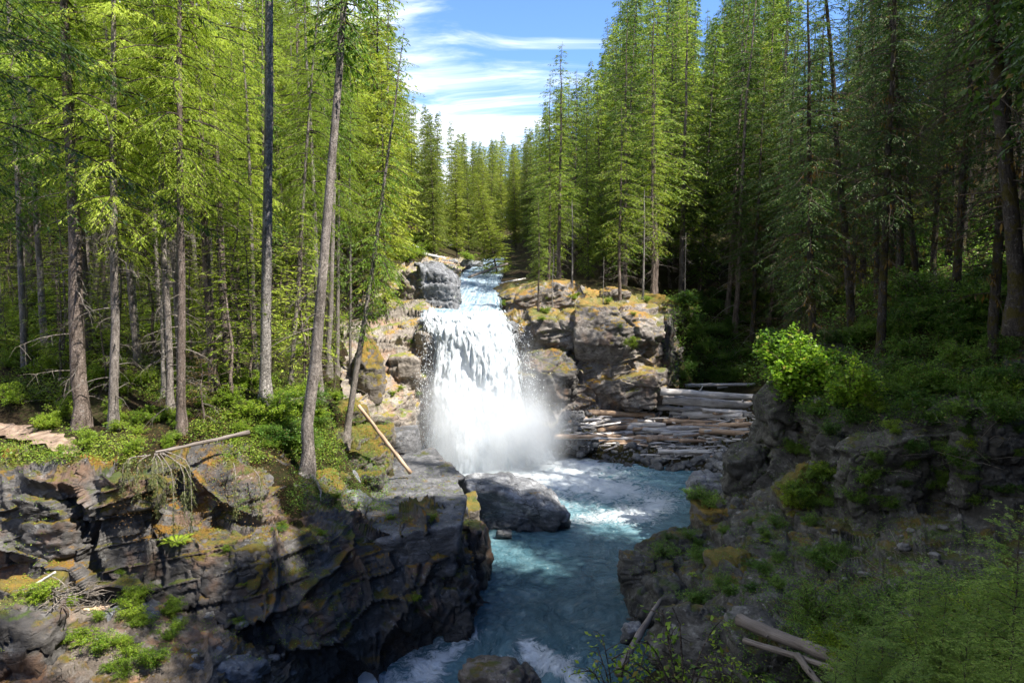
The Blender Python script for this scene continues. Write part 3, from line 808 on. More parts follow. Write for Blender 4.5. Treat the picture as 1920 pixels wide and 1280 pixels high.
LS = [[(-500, 1085, 20.9), (-200, 1090, 20.8), (0, 1098, 20.8), (150, 1108, 20.9), (300, 1128, 20.9), (420, 1168, 21.0), (500, 1205, 21.2), (560, 1250, 21)],
      [(-500, 1150, 18.6), (-200, 1160, 18.6), (0, 1160, 18.6), (150, 1165, 18.6), (300, 1185, 18.9), (420, 1210, 19.3), (510, 1255, 20), (560, 1290, 20.3)],
      [(-500, 1290, 16.0), (-200, 1290, 16.2), (0, 1285, 16.3), (150, 1285, 16.3), (300, 1280, 16.8), (400, 1285, 17.5), (480, 1300, 18.9), (540, 1330, 19.6)],
      [(-500, 1600, 13.5), (-200, 1600, 13.8), (0, 1600, 13.8), (150, 1600, 13.8), (300, 1560, 14.4), (400, 1540, 15.4), (480, 1500, 17.6), (540, 1460, 19)]]
struct(patch('lower_shelf', [[P(*q) for q in r] for r in LS], 110, 300, .55, 23, M['shelf'], amp=.9, flip=True, bed=(2.4, 1.4, .4)))

FR = [  # rock face left of the falls, top -> foot
 [(640, 540, 64), (700, 520, 64), (760, 498, 68), (805, 488, 76), (850, 484, 84), (885, 482, 92)],
 [(640, 600, 54), (700, 570, 56), (755, 548, 58), (790, 560, 56), (812, 590, 53.5), (822, 596, 52)],
 [(640, 650, 48), (700, 625, 50.5), (750, 605, 51.5), (795, 612, 51), (822, 635, 50), (838, 650, 51.5)],
 [(640, 705, 44), (700, 690, 47.5), (750, 680, 49), (795, 690, 49.4), (820, 700, 49.4), (840, 710, 51)],
 [(640, 765, 41.5), (700, 755, 44.5), (750, 765, 46.5), (785, 765, 48.2), (806, 775, 49), (825, 790, 50.5)],
 [(640, 880, 39.5), (700, 850, 42), (750, 870, 44.5), (780, 890, 46), (795, 930, 48), (815, 950, 49.5)]]
struct(patch('falls_rock_face', [[P(*q) for q in r] for r in FR], 200, 220, 1.3, 37, M['pale'], amp=.8, flip=True, bed=(1.5, 1.2, .6)))

OC = [  # knoll right of the falls
 [(925, 560, 66), (1000, 545, 66), (1100, 545, 66), (1180, 555, 66), (1250, 580, 66), (1290, 620, 68)],
 [(925, 600, 57), (990, 590, 56), (1070, 585, 56), (1170, 582, 56), (1225, 592, 57), (1255, 620, 62)],
 [(932, 640, 53.5), (1000, 645, 53.5), (1080, 645, 53), (1180, 640, 53), (1240, 650, 55), (1268, 665, 61)],
 [(955, 680, 52), (1010, 690, 52.5), (1090, 700, 52.5), (1190, 695, 53), (1248, 705, 55.5), (1272, 710, 61)],
 [(968, 740, 51.2), (1020, 745, 51.6), (1100, 750, 52.5), (1200, 755, 54), (1255, 755, 57), (1280, 745, 61)],
 [(970, 860, 50.5), (1040, 840, 51), (1110, 830, 52), (1210, 820, 54), (1270, 800, 57), (1300, 780, 60)]]
struct(patch('knoll', [[P(*q) for q in r] for r in OC], 190, 240, 1.4, 53, M['outcrop'], amp=.8, flip=True, bed=(1.3, 1.2, .75)))

MB = [  # mossy bank running down to the river on the right; columns from far to near, each ridge -> water
 [(1470, 700, 39), (1420, 790, 40), (1370, 850, 41), (1340, 900, 42), (1330, 950, 43)],
 [(1470, 745, 35), (1405, 850, 36), (1335, 910, 37.5), (1292, 960, 38.2), (1285, 1000, 38)],
 [(1520, 840, 31), (1440, 890, 32), (1340, 950, 33.5), (1250, 1005, 34.2), (1222, 1060, 34.2)],
 [(1580, 930, 28), (1460, 950, 28.6), (1345, 1000, 29.5), (1205, 1055, 30.2), (1172, 1115, 30)],
 [(1600, 980, 25.4), (1480, 1010, 25.6), (1360, 1045, 26.2), (1190, 1095, 27.0), (1140, 1165, 26.8)],
 [(1590, 1040, 22.4), (1480, 1070, 22.6), (1375, 1095, 23.4), (1240, 1135, 24.6), (1180, 1250, 24.6)],
 [(1580, 1110, 19), (1470, 1135, 19.6), (1390, 1140, 20.6), (1290, 1180, 22.0), (1250, 1330, 22.0)],
 [(1560, 1250, 15), (1460, 1280, 15.6), (1400, 1290, 17), (1310, 1340, 18.6), (1260, 1500, 19)]]
MBw = np.swapaxes(np.array([[P(*q) for q in c] for c in MB]), 0, 1)
struct(patch('right_bank', MBw, 190, 300, 1.35, 71, M['cliff_right'], amp=1.25, flip=False, bed=(1.0, 1.0, 1.1)))

NC = [
 [(1440, 660, 39), (1550, 640, 38), (1700, 680, 34), (1900, 650, 33), (2150, 640, 31), (2600, 640, 28)],
 [(1455, 735, 34.5), (1560, 765, 29.8), (1700, 765, 27.4), (1900, 745, 26), (2150, 745, 24.6), (2600, 745, 22)],
 [(1475, 790, 33.8), (1570, 830, 28.8), (1700, 860, 26.4), (1900, 850, 25), (2150, 850, 23.6), (2600, 850, 21)],
 [(1500, 865, 31.4), (1585, 930, 27.4), (1700, 950, 25.4), (1900, 955, 23.6), (2150, 980, 22.4), (2600, 980, 20)],
 [(1535, 945, 28.4), (1590, 995, 25.4), (1700, 1010, 23.2), (1900, 1030, 20.8), (2150, 1050, 20.2), (2600, 1050, 18.5)],
 [(1560, 1060, 22), (1620, 1100, 19.6), (1720, 1100, 18), (1900, 1100, 15.6), (2150, 1120, 14.6), (2600, 1120, 13)],
 [(1560, 1290, 14.6), (1620, 1290, 13.2), (1720, 1290, 11.6), (1900, 1290, 10), (2150, 1290, 9.4), (2600, 1290, 8)]]
struct(patch('right_cliff', [[P(*q) for q in r] for r in NC], 240, 330, 1.15, 83, M['cliff_right'], amp=1.0, flip=True, bed=(1.0, 1.0, 1.2)))

# ------------------------------------------------------------------ boulders
RNG = np.random.default_rng(5)
def rock(px, py, D, w, h, d, seed, mat, label, name='boulder', cat='boulder', rz=0.0, ry=0.0, rx=0.0, sub=5, size=None, disp=.8, boxy=.5, planes=12, group=None, soft=.10):
    """w, h in picture pixels at distance D; d depth in metres"""
    c = P(px, py, D); k = D / 1280.0
    rng = np.random.default_rng(seed)
    V, F = rock_shape(rng, (w * k, d, h * k * 1.03), sub, planes, soft, size, disp, boxy)
    Rm = np.array(Euler((rx, ry, rz)).to_matrix())
    Vw = V @ Rm.T + c
    me = mesh_np(name, Vw - c, F)
    o = obj(name, me, mat); o.location = c
    tag(o, label, cat, group)
    SURF.append((Vw, F))
    return o
rock(958, 958, 36.3, 222, 112, 4.6, 1, M['grey'], 'huge dark flat-topped boulder standing in the pool below the falls', rz=-.15, ry=.17, sub=6, size=1.0, disp=.7, boxy=.8)
def rockw(c, dims, seed, mat, label, name='rock_slab', cat='rock slab', rot=(0, 0, 0), sub=6, size=.8, disp=.35, boxy=1.0, planes=4, soft=.07):
    rng = np.random.default_rng(seed); V, F = rock_shape(rng, dims, sub, planes, soft, size, disp, boxy)
    Vw = V @ np.array(Euler(rot).to_matrix()).T + np.array(c)
    o = obj(name, mesh_np(name, Vw - np.array(c), F), mat); o.location = c; tag(o, label, cat); SURF.append((Vw, F)); return o
rockw((-3.95, 26.4, 2.8), (4.3, 4.4, 2.0), 5, M['slab'], 'nearest grey ledge slab, streaked dark, above the shadowed cliff', rot=(-.03, .04, .12))
rockw((-4.5, 31.0, 2.35), (4.7, 6.4, 2.0), 4, M['slab'], 'broad wet grey ledge slab crossed by the fallen pole', rot=(-.02, .03, .10))
rockw((-5.4, 36.0, 2.0), (4.5, 6.0, 2.1), 2, M['slab'], 'grey pointed slab jutting from the left ledge towards the foot of the falls', rot=(0, .05, .45))
rockw((-7.3, 40.6, 2.8), (3.6, 4.0, 2.3), 3, M['slab'], 'stepped grey rock block with mossy side, farthest of the left ledge blocks', rot=(0, 0, .1))
rockw((-8.2, 33.5, 2.3), (3.2, 8.0, 2.0), 61, M['slab'], 'low dark slab at the back of the left ledge', rot=(0, -.05, .15))
rock(888, 1065, 28.6, 62, 200, 2.6, 6, M['cliff'], 'upright brown-edged rock pillar at the foot of the left ledge', sub=5, size=.8, boxy=.6)
rock(872, 975, 31.6, 56, 85, 2.6, 7, M['mossy'], 'small mossy-topped block beside the big pool boulder', sub=5, size=.7)
rock(850, 1150, 25.2, 90, 170, 2.4, 8, M['cliff'], 'rounded dark rock bulge at the water under the left cliff', sub=5, size=.9)
rock(940, 1290, 20.4, 165, 100, 2.2, 9, M['shelf'], 'tan boulder breaking the rapids at the bottom of the river', sub=5, size=.7, boxy=0, planes=24, soft=.2)
rock(585, 1065, 23.2, 75, 105, 1.8, 10, M['mossy'], 'round orange-mossed boulder high on the left cliff', sub=5, size=.6, boxy=.3)
rock(478, 1050, 22.0, 110, 90, 1.9, 11, M['mossy'], 'wide mossy boulder on the middle step of the left cliff', sub=5, size=.6, boxy=.4)
rock(400, 1085, 21.6, 120, 130, 1.7, 12, M['cliff'], 'angular sunlit rock block on the left cliff, moss on top', sub=5, size=.6, boxy=.7)
rock(440, 985, 23.4, 62, 70, 1.3, 13, M['mossy'], 'small yellow-mossed block in the recess under the fallen tree', sub=4, size=.5, boxy=.8)
rock(250, 925, 21.3, 140, 62, 1.6, 14, M['mossy'], 'flat mossy block at the upper lip of the left cliff', sub=5, size=.6, boxy=.9)
rock(105, 1005, 20.9, 150, 90, 1.5, 15, M['cliff'], 'grey angular block in the face of the left cliff', sub=5, size=.6, boxy=.6)
rock(110, 950, 21.0, 110, 60, 1.4, 16, M['cliff'], 'lighter grey block just under the left cliff lip', sub=5, size=.5, boxy=.5)
rock(245, 1170, 19.6, 118, 72, 1.4, 17, M['grey'], 'rounded dark boulder with a pale top lying on the lower left shelf', sub=5, size=.6, boxy=.3)
rock(55, 1200, 17.2, 150, 190, 1.9, 18, M['cliff'], 'dark squared rock stump in the lower left corner', sub=5, size=.6, boxy=.9)
rock(60, 1115, 17.8, 110, 70, 1.2, 19, M['mossy'], 'ochre-mossed knob on top of the dark rock stump', sub=4, size=.5)
rock(410, 1262, 18.6, 180, 72, 1.6, 20, M['grey'], 'layered grey slab at the bottom edge left of the rapids', 'rock_slab', 'rock slab', sub=5, size=.5, ry=.25, boxy=.7)
rock(660, 950, 27.5, 74, 60, 1.6, 21, M['grey'], 'dark cube-like boulder on the ledge right of the leaning tree', sub=4, size=.5, boxy=.9)
rock(655, 905, 30, 40, 40, 1.2, 22, M['grey'], 'small black boulder behind the cube-like one on the ledge', sub=4, size=.4)
rock(620, 850, 33, 80, 110, 3.0, 23, M['mossy'], 'tall moss-covered rock face beneath the clump of leaning trunks', sub=5, size=.8)
rock(668, 850, 33.5, 130, 110, 3.4, 67, M['mossy'], 'broad mossy rock hump between the leaning trunks and the ledge', sub=5, size=.9)
rock(640, 790, 34.5, 110, 80, 3.0, 68, M['mossy'], 'moss-draped rock at the feet of the curved trunk', sub=5, size=.9)
rock(655, 820, 36, 90, 90, 3.0, 62, M['mossy'], 'mossy boulder behind the back end of the left ledge', sub=5, size=.8)
rock(700, 850, 37, 80, 70, 3.0, 63, M['mossy'], 'low rock with yellow moss where the ledge meets the wooded bank', sub=5, size=.7)
rock(610, 905, 28.5, 90, 60, 2.4, 64, M['mossy'], 'dark mossy rock at the foot of the leaning cliff edge tree', sub=5, size=.6)
rock(690, 905, 32, 70, 70, 2.6, 65, M['cliff'], 'squared dark rock at the back of the ledge beside the pole', sub=5, size=.7, boxy=.8)
rock(740, 800, 43, 80, 60, 3.0, 66, M['pale'], 'brown rock step under the rock face left of the falls', sub=5, size=.8)
rock(690, 700, 45.5, 66, 120, 3.0, 24, M['mossy'], 'golden-green mossy boulder behind the curved tree trunk', sub=5, size=.8, boxy=.3)
rock(822, 548, 57, 92, 108, 4.5, 25, M['grey'], 'dark grey boulder overhanging the upper rapids on their left', sub=6, size=1.0)
rock(788, 552, 57.5, 70, 100, 4.5, 26, M['pale'], 'pale brown block left of the dark boulder above the falls', sub=5, size=1.0)
rock(836, 598, 52.5, 34, 22, 1.4, 27, M['grey'], 'small wet boulder in the white water at the lip of the falls', sub=4, size=.5)
rock(884, 498, 79, 44, 22, 3.0, 28, M['grey'], 'flat dark boulder splitting the upper rapids', sub=4, size=.8)
rock(804, 660, 50.3, 50, 96, 2.6, 29, M['pale'], 'brown rock buttress touching the left edge of the falls', sub=5, size=.8)
rock(790, 735, 49.4, 46, 80, 2.6, 30, M['pale'], 'low reddish rock beside the left foot of the falls', sub=5, size=.8)
rock(760, 700, 49.3, 60, 70, 2.6, 31, M['pale'], 'sunlit pale block in the rock face left of the falls', sub=5, size=.8)
rock(1018, 568, 60.5, 175, 76, 7.0, 32, M['outcrop'], 'long domed rock with golden moss at the left of the knoll', ry=-.06, sub=6, size=1.2, boxy=.4)
rock(1158, 622, 54.2, 168, 118, 5.0, 33, M['outcrop'], 'big angular block forming the right end of the knoll, moss on top', ry=.10, sub=6, size=1.3, boxy=.6)
rock(1062, 622, 54.6, 150, 84, 5.0, 34, M['outcrop'], 'shadowed rock block in the middle of the knoll under orange moss', sub=6, size=1.2, boxy=.8)
rock(1020, 706, 52.5, 138, 108, 4.0, 35, M['cliff'], 'dark rounded rock mass just right of the falling water', ry=.12, sub=6, size=1.2, boxy=.4)
rock(1165, 722, 54.2, 180, 100, 4.5, 36, M['outcrop'], 'wide brown rock at the foot of the knoll, patched with sunlight', ry=.05, sub=6, size=1.2, boxy=.6)
rock(1238, 660, 57, 52, 150, 4.0, 37, M['cliff'], 'dark vertical rock corner at the right end of the knoll', sub=5, size=1.0, boxy=.7)
rock(948, 622, 52.5, 52, 38, 2.2, 38, M['grey'], 'pale wet rock at the right lip of the falls', sub=5, size=.6)
rock(985, 625, 53.5, 56, 48, 2.2, 39, M['outcrop'], 'brown block behind the wet rock at the lip', sub=5, size=.6)
rock(1150, 560, 62, 60, 40, 3.0, 40, M['outcrop'], 'low grey boulder among the trees on top of the knoll', sub=5, size=.8)
rock(1240, 590, 64, 110, 60, 4.0, 41, M['mossy'], 'sloping mossy rock at the back right of the knoll', sub=5, size=1.0, ry=.3)
rock(1072, 790, 50.2, 52, 42, 1.8, 42, M['pebble'], 'grey boulder with driftwood caught on it at the left of the log jam', sub=5, size=.5, boxy=.6)
rock(1078, 828, 49.2, 90, 44, 2.6, 43, M['cliff'], 'wet brown boulder at the water edge below the log jam', sub=5, size=.7)
rock(1500, 930, 28.6, 96, 110, 2.2, 44, M['mossy'], 'dark rock with an ochre-mossed top on the right bank', sub=5, size=.8, ry=-.3)
rock(1330, 925, 36.0, 85, 62, 2.4, 45, M['grey'], 'dark rock shoulder at the water on the right bank', sub=5, size=.8)
rock(1210, 1085, 27.6, 110, 110, 2.4, 46, M['cliff_right'], 'rough rock nose where the right bank meets the river', sub=6, size=.8)
rock(1300, 1200, 20.8, 150, 150, 2.4, 47, M['cliff_right'], 'black shadowed rock above the two bare logs', sub=5, size=.8)
rock(1440, 1225, 15.4, 150, 110, 1.8, 48, M['cliff_right'], 'black block under the two bare logs at the bottom right', sub=5, size=.6, boxy=.9)
rock(1650, 900, 26.2, 150, 210, 2.0, 49, M['cliff_right'], 'pale streaked buttress in the shaded right cliff', sub=6, size=.9, boxy=.6)
rock(1850, 860, 24.8, 130, 190, 1.8, 50, M['cliff_right'], 'white-stained rock face at the far right of the cliff', sub=6, size=.9, boxy=.6)
rock(1185, 1185, 23.2, 40, 30, .8, 51, M['grey'], 'small stone at the waterline under the right bank', sub=4, size=.4)
rock(945, 1000, 0 + 33.2, 30, 14, .6, 52, M['grey'], 'submerged pale stone beside the big pool boulder', sub=3, size=.3)
for k_, (px_, py_, D_, w_, h_, d_, t_) in enumerate([(1400, 880, 33.5, 90, 110, 2.4, 'jagged rock tooth high on the ridge of the right bank'), (1345, 985, 31.5, 90, 80, 2.2, 'squared mossy rock halfway down the right bank'), (1440, 1010, 27.5, 110, 80, 2.2, 'flat-faced rock in the middle of the right bank'), (1280, 1045, 29.5, 90, 90, 2.2, 'cracked rock above the nose of the right bank'), (1390, 1090, 24.5, 120, 90, 2.2, 'overhanging dark rock above the black hollow'), (1250, 1140, 24.5, 90, 90, 2.0, 'lowest rock of the right bank, beside the waterline'), (1460, 780, 33.0, 70, 120, 2.4, 'steep rock edge under the maple bush'), (1560, 880, 28.4, 90, 150, 1.8, 'shadowed rock rib at the left end of the right cliff')]):
    rock(px_, py_, D_, w_, h_, d_, 80 + k_, M['mossy'] if k_ in (1, 4) else M['cliff_right'], t_, sub=5, size=.8, boxy=.8)
rock(790, 955, 28.6, 120, 52, 2.6, 95, M['slab'], 'low cracked rock between the two ledge slabs, moss in its joints', 'rock_slab', 'rock slab', sub=6, size=.7, disp=.5, boxy=.9)
# ------------------------------------------------------------------ ray tools
def _bvh():
    V, F, o = [], [], 0
    for v, f in SURF:
        if f.shape[1] == 4: f = np.concatenate([f[:, [0, 1, 2]], f[:, [0, 2, 3]]])
        V.append(v); F.append(f + o); o += len(v)
    return BVHTree.FromPolygons(np.concatenate(V).tolist(), np.concatenate(F).tolist(), all_triangles=True)
BV = _bvh()
camp = Vector((0, 0, CAM_Z))
def G(px, py):
    h = BV.ray_cast(camp, Vector(ray(px, py)).normalized(), 900)
    return h[0], h[1]
def down(x, y, top=120):
    h = BV.ray_cast(Vector((x, y, top)), Vector((0, 0, -1)), 400)
    return h[0], h[1]
# ------------------------------------------------------------------ water
def vnoise2(x, y, s=0): return fbm(np.stack([x, y, x * 0 + s * 3.3], 1), 4, s)
def river_level(y): return np.interp(y, [14, 20, 22.5, 24.6, 27], [-1.9, -1.55, -1.1, -.35, 0])
wx = np.arange(-22, 17.01, .15); wy = np.arange(11, 50.01, .15)
WX, WY = np.meshgrid(wx, wy, indexing='ij'); wp = np.stack([WX.ravel(), WY.ravel()], 1)
x, y = wp[:, 0], wp[:, 1]
base = river_level(y)
fx, fy = -.9, 47.5
dist = np.hypot((x - fx) * .8, y - fy)
turb = np.exp(-dist / 6.0)
rap = np.exp(-((y - 22.4) / 1.9) ** 2) * np.clip((4.5 - x) / 2, 0, 1)
wz = base + .05 * vnoise2(x * .7, y * .9, 1) + (.045 + .26 * turb + .22 * rap) * vnoise2(x * 1.1 + .3 * y, y * 1.3, 2) + (.02 + .07 * turb + .10 * rap) * vnoise2(x * 3.1, y * 3.7, 3)
foam = .72 * np.exp(-np.maximum(dist - 5, 0) / 5.0)
# tongue of foam carried out from the falls and curling round the big boulder
def seg_d(ax, ay, bx, by):
    t = np.clip(((x - ax) * (bx - ax) + (y - ay) * (by - ay)) / ((bx - ax) ** 2 + (by - ay) ** 2), 0, 1)
    return np.hypot(x - ax - t * (bx - ax), y - ay - t * (by - ay))
foam += .30 * np.exp(-(seg_d(0, 44, 6.5, 41) / 1.6) ** 2) + .36 * np.exp(-(seg_d(2.8, 35.2, 6.5, 36.6) / 1.1) ** 2) + .20 * np.exp(-(seg_d(5, 42, 10, 39.5) / 2.0) ** 2) + .28 * np.exp(-(seg_d(8.5, 38.5, 6.5, 34.8) / .9) ** 2)
foam += .17 * np.exp(-(seg_d(3, 38.5, 8, 38) / 2.0) ** 2)
foam += .70 * rap * np.clip(.55 + .9 * vnoise2(x * .55, y * .8, 7), 0, 1) + .45 * np.exp(-(seg_d(-3.6, 22.4, -1.6, 24.6) / .6) ** 2) + .4 * np.exp(-(seg_d(.6, 24.2, 2.3, 22.4) / .4) ** 2)
foam += .22 * np.exp(-(seg_d(2.8, 28.6, 4.4, 31) / .5) ** 2) + .12 * np.exp(-(seg_d(6.6, 33.5, 9, 37.2) / .5) ** 2)
foam += .25 * np.clip(-base - .3, 0, 1) * .5
foam = np.clip(foam + .10 * vnoise2(x * .3, y * .4, 9) - .02, 0, 1)
air = np.clip(1.25 * np.exp(-np.maximum(dist - 6.5, 0) / 12.0) - .10, 0, 1) + .45 * rap + .1 * np.clip((y - 24) / 12, 0, 1)
air = np.clip(air, 0, 1)
wme = mesh_np('river_pool', np.stack([x, y, wz], 1), grid_faces(len(wx), len(wy)), smooth=True)
for nm, arr in (('foam', foam), ('air', air)):
    a = wme.attributes.new(nm, 'FLOAT', 'POINT'); a.data.foreach_set('value', arr.astype(np.float32))
tag(obj('river', wme, M['water']), kind='structure')

def water_sheet(name, rows, nu, nv, mat, amp, seed, stretch=(3, 3, .5), kind='structure', bulge=.5, label=None, cat=None):
    L = np.array([P(a, c, D) for a, b, c, D in rows]); Rr = np.array([P(b, c, D) for a, b, c, D in rows])
    L = cubic(L, nu); Rr = cubic(Rr, nu)
    v = np.linspace(0, 1, nv)[None, :, None]
    Gd = L[:, None] * (1 - v) + Rr[:, None] * v
    Gd[:, :, 1] -= bulge * (4 * v[0, :, 0] * (1 - v[0, :, 0]))[None, :]
    N = -grid_normals(Gd)
    if N[..., 1].mean() > 0: N = -N
    p = Gd.reshape(-1, 3)
    q = p * np.array(stretch)
    d = amp * (fbm(q * .45, 4, seed) + .5 * np.abs(fbm(q * 1.3, 3, seed + 4)))
    p = p + N.reshape(-1, 3) * d[:, None]
    me = mesh_np(name, p, grid_faces(nu, nv), smooth=True)
    uv = me.uv_layers.new(name='UVMap')
    uu = np.stack(np.broadcast_arrays(np.linspace(0, 1, nv)[None, :], np.linspace(0, 1, nu)[:, None]), -1).reshape(-1, 2)
    li = np.empty(len(me.loops), np.int32); me.loops.foreach_get('vertex_index', li)
    uv.data.foreach_set('uv', uu[li].astype(np.float32).ravel())
    o = obj(name, me, mat)
    if label: tag(o, label, cat)
    else: tag(o, kind=kind)
    return o
water_sheet('upper_rapids', [(906, 948, 484, 92), (896, 946, 494, 82), (870, 946, 508, 74), (858, 944, 520, 69), (852, 942, 540, 64), (836, 942, 560, 59.5), (802, 944, 578, 55), (786, 946, 592, 51.2), (788, 958, 604, 50.0)],
            200, 70, M['cascade'], .30, 5, stretch=(1.4, .8, 1.4), bulge=.0)
water_sheet('waterfall', [(784, 948, 588, 51.8), (786, 958, 598, 50.3), (800, 966, 622, 49.6), (806, 978, 665, 49.2), (804, 985, 720, 48.8), (796, 1000, 780, 48.3), (786, 1030, 830, 47.6), (780, 1050, 876, 46.8), (780, 1050, 920, 46.0)],
            260, 130, M['falls'], .62, 6, stretch=(2.6, 2.6, .45), bulge=.7)
water_sheet('waterfall_veil', [(800, 950, 596, 50.2), (812, 960, 622, 49.0), (818, 962, 665, 48.5), (815, 955, 720, 48.0), (805, 975, 780, 47.2), (800, 1000, 840, 46.4), (795, 1010, 890, 45.8)],
            180, 110, M['falls'], .75, 16, stretch=(2.0, 2.0, .4), bulge=1.0)
# thrown drops along the falls: real droplets
rng = np.random.default_rng(8)
n = 3800
t = rng.random(n) ** .8
yy = 600 + 270 * t; xx = np.where(rng.random(n) < .5, 965 + 50 * t + rng.normal(size=n) * (10 + 16 * t), 800 - 6 * t + rng.normal(size=n) * (6 + 12 * t))
xx = np.where(rng.random(n) < .4, rng.uniform(800, 1000, n), xx)
dp = np.array([P(a, b, 48.2 - 2.0 * c + rng.normal() * .7) for a, b, c in zip(xx, yy, t)])
dv = np.stack([rng.normal(size=n) * .12, rng.normal(size=n) * .12, -np.ones(n)], 1)
drop_m, tt_ = new_mat('spray_drops')
bs = tt_.n('ShaderNodeBsdfPrincipled', {'Base Color': (.86, .9, .93), 'Roughness': .3})
tt_.n('ShaderNodeOutputMaterial', {'Surface': bs})
sz = rng.uniform(.03, .13, n)
tag(obj('spray_drops', mesh_np('spray_drops', *leaf_quads(dp, unit(dv), unit(rng.normal(size=(n, 3)) + np.array([0, -1.5, 0])), sz, sz * .38)), drop_m), kind='stuff')

# mist at the foot of the falls
def mist(name, c, r, dens, seed):
    m = bpy.data.materials.new(name); m.use_nodes = True; t = NT(m.node_tree)
    p = t.n('ShaderNodeTexCoord').outputs['Object']
    ln = t.n('ShaderNodeVectorMath', {0: p}, operation='LENGTH').outputs['Value']
    z = t.n('ShaderNodeSeparateXYZ', {0: p}).outputs[2]
    fall = t.math('MULTIPLY', t.step(ln, .25, .98, 1.0, 0.0), t.step(z, -.6, .9, 1.0, .35))
    nz = t.step(t.noise(t.mapping(p, scale=(1, 1, .7), loc=(seed, 0, 0)), 2.2, 4, .6), .34, .70, .10, 1.5)
    d = t.math('MULTIPLY', t.math('MULTIPLY', fall, nz), dens)
    v = t.n('ShaderNodeVolumePrincipled', {'Color': (.96, .98, 1.0), 'Density': d, 'Anisotropy': .25})
    t.n('ShaderNodeOutputMaterial', {'Volume': v})
    V, F = ico(4)
    o = obj(name, mesh_np(name, V, F, True), m); o.location = c; o.scale = r
    tag(o, kind='stuff'); return o
mist('mist', P(925, 815, 45.4), (6.4, 3.2, 5.0), 1.0, 0)
mist('mist', P(990, 770, 46.5), (3.2, 2.2, 6.0), .7, 3)
mist('mist', P(850, 770, 46.2), (3.0, 2.2, 4.8), .8, 6)
# ------------------------------------------------------------------ prototypes of trees
HID = []
def proto(kind, **kw):
    mats = kw.pop('mats'); parts = conifer(**kw)
    r = build_tree(kind, kind, parts, mats); r['_H'] = kw['H']; HID.append(r); return r
def mm(bark, crown, limbs='twig', dead='twig_pale', moss='moss'):
    return dict(trunk=M[bark], crown=M[crown], limbs=M[limbs], dead=M[dead], moss=M[moss])
LEFT = [proto('hemlock_tree', seed=100 + i, H=27, Rr=2.9 + .3 * (i % 3), r0=.20 + .03 * (i % 2), nb=165, cs=.26 + .06 * (i % 3), prof=P_col if i % 2 else P_even, up=.12, droop=.42, size=.15, fill=4.0, tw=.19, twl=.5, hang=.5, wid=.25,
             dead=34, deadz=(.04, .34), deadL=1.7, irregular=.6, mats=mm('bark' if i % 2 else 'bark_grey', 'fir_left'), flat=1.0) for i in range(4)]
CEDAR = [proto('cedar_tree', seed=130 + i, H=25, Rr=2.5, r0=.22, nb=150, cs=.26 if i == 0 else .55, prof=P_even, up=.02, droop=.5, size=.18, fill=2.8, wid=.36, tw=.26, twl=.5, hang=.55, dead=12, deadz=(.1, .3), deadL=1.6, irregular=.4, mats=mm('bark_grey', 'cedar'), flat=1.0) for i in range(2)]
FAR = [proto('fir_tree', seed=200 + i, H=24, Rr=3.1 + .25 * (i % 3), r0=.13, nb=240, cs=.04 + .05 * (i % 2), prof=P_cone, up=.05, droop=.30, size=.33, fill=3.4, tw=.33, twl=.46, hang=.4, irregular=.36, wid=.28, sides=5, trunk_seg=6, mats=mm('bark_far', 'fir_far'), flat=1.0) for i in range(4)]
MID = [proto('fir_tree', seed=230 + i, H=19, Rr=2.5 + .3 * i, r0=.16, nb=150, cs=.18 + .03 * i, prof=P_cone, up=.02, droop=.34, size=.21, fill=3.4, tw=.24, twl=.48, hang=.3, wid=.26, dead=18, deadz=(.06, .3), deadL=1.5, irregular=.35, mats=mm('bark', 'fir_lit'), flat=.8) for i in range(3)]
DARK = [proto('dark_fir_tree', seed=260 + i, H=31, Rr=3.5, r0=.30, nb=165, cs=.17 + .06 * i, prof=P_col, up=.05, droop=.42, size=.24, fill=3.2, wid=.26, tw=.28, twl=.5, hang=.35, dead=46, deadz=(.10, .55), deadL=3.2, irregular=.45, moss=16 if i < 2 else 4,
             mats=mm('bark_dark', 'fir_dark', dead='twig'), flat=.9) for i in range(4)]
SNAG = [proto('dead_snag', seed=300 + i, H=(25, 8, 6)[i], Rr=1, r0=(.23, .085, .06)[i], nb=0, cs=0, prof=P_even, dead=(70, 34, 20)[i], deadz=((.62, .98), (.35, .95), (.2, .95))[i], deadL=(1.7, .9, .7)[i], top=.4, bend=.05, mats=mm('snag', 'dry')) for i in range(3)]
YOUNG = [proto('young_fir', seed=330 + i, H=6, Rr=1.25, r0=.05, nb=60, cs=.10, prof=P_cone, up=.1, droop=.3, size=.11, fill=2.6, tw=.17, twl=.45, hang=.15, irregular=.3, sides=5, mats=mm('bark', 'fir_left'), flat=.4) for i in range(2)]
DRYF = [proto('withered_fir', seed=350, H=3.6, Rr=1.15, r0=.05, nb=38, cs=.25, prof=P_cone, up=.15, droop=.15, size=.10, fill=1.9, tw=.17, twl=.4, hang=.1, dead=20, deadz=(.05, .7), deadL=.9, irregular=.3, sides=5, mats=mm('bark', 'dry'), flat=.3)]
SAP = [proto('hemlock_sapling', seed=370 + i, H=2.9, Rr=1.15, r0=.022, nb=64, cs=.10, prof=lambda u: (1 - u) ** .8 * .9 + .1, up=.42, droop=.30, size=.050, fill=3.2, tw=.050, wr=.35, twl=.42, hang=.10, irregular=.25, sides=5, trunk_seg=8, mats=mm('twig', 'sapling'), flat=.4, wid=.42, bend=.04, ang=.95) for i in range(2)]
OVER = [proto('overhanging_fir', seed=390, H=30, Rr=4.8, r0=.30, nb=90, cs=.56, wr=.32, prof=P_col, up=.0, droop=.35, size=.12, fill=2.8, tw=.16, wid=.26, twl=.38, hang=.4, irregular=.35, mats=mm('bark_dark', 'fir_dark'), flat=.5)]
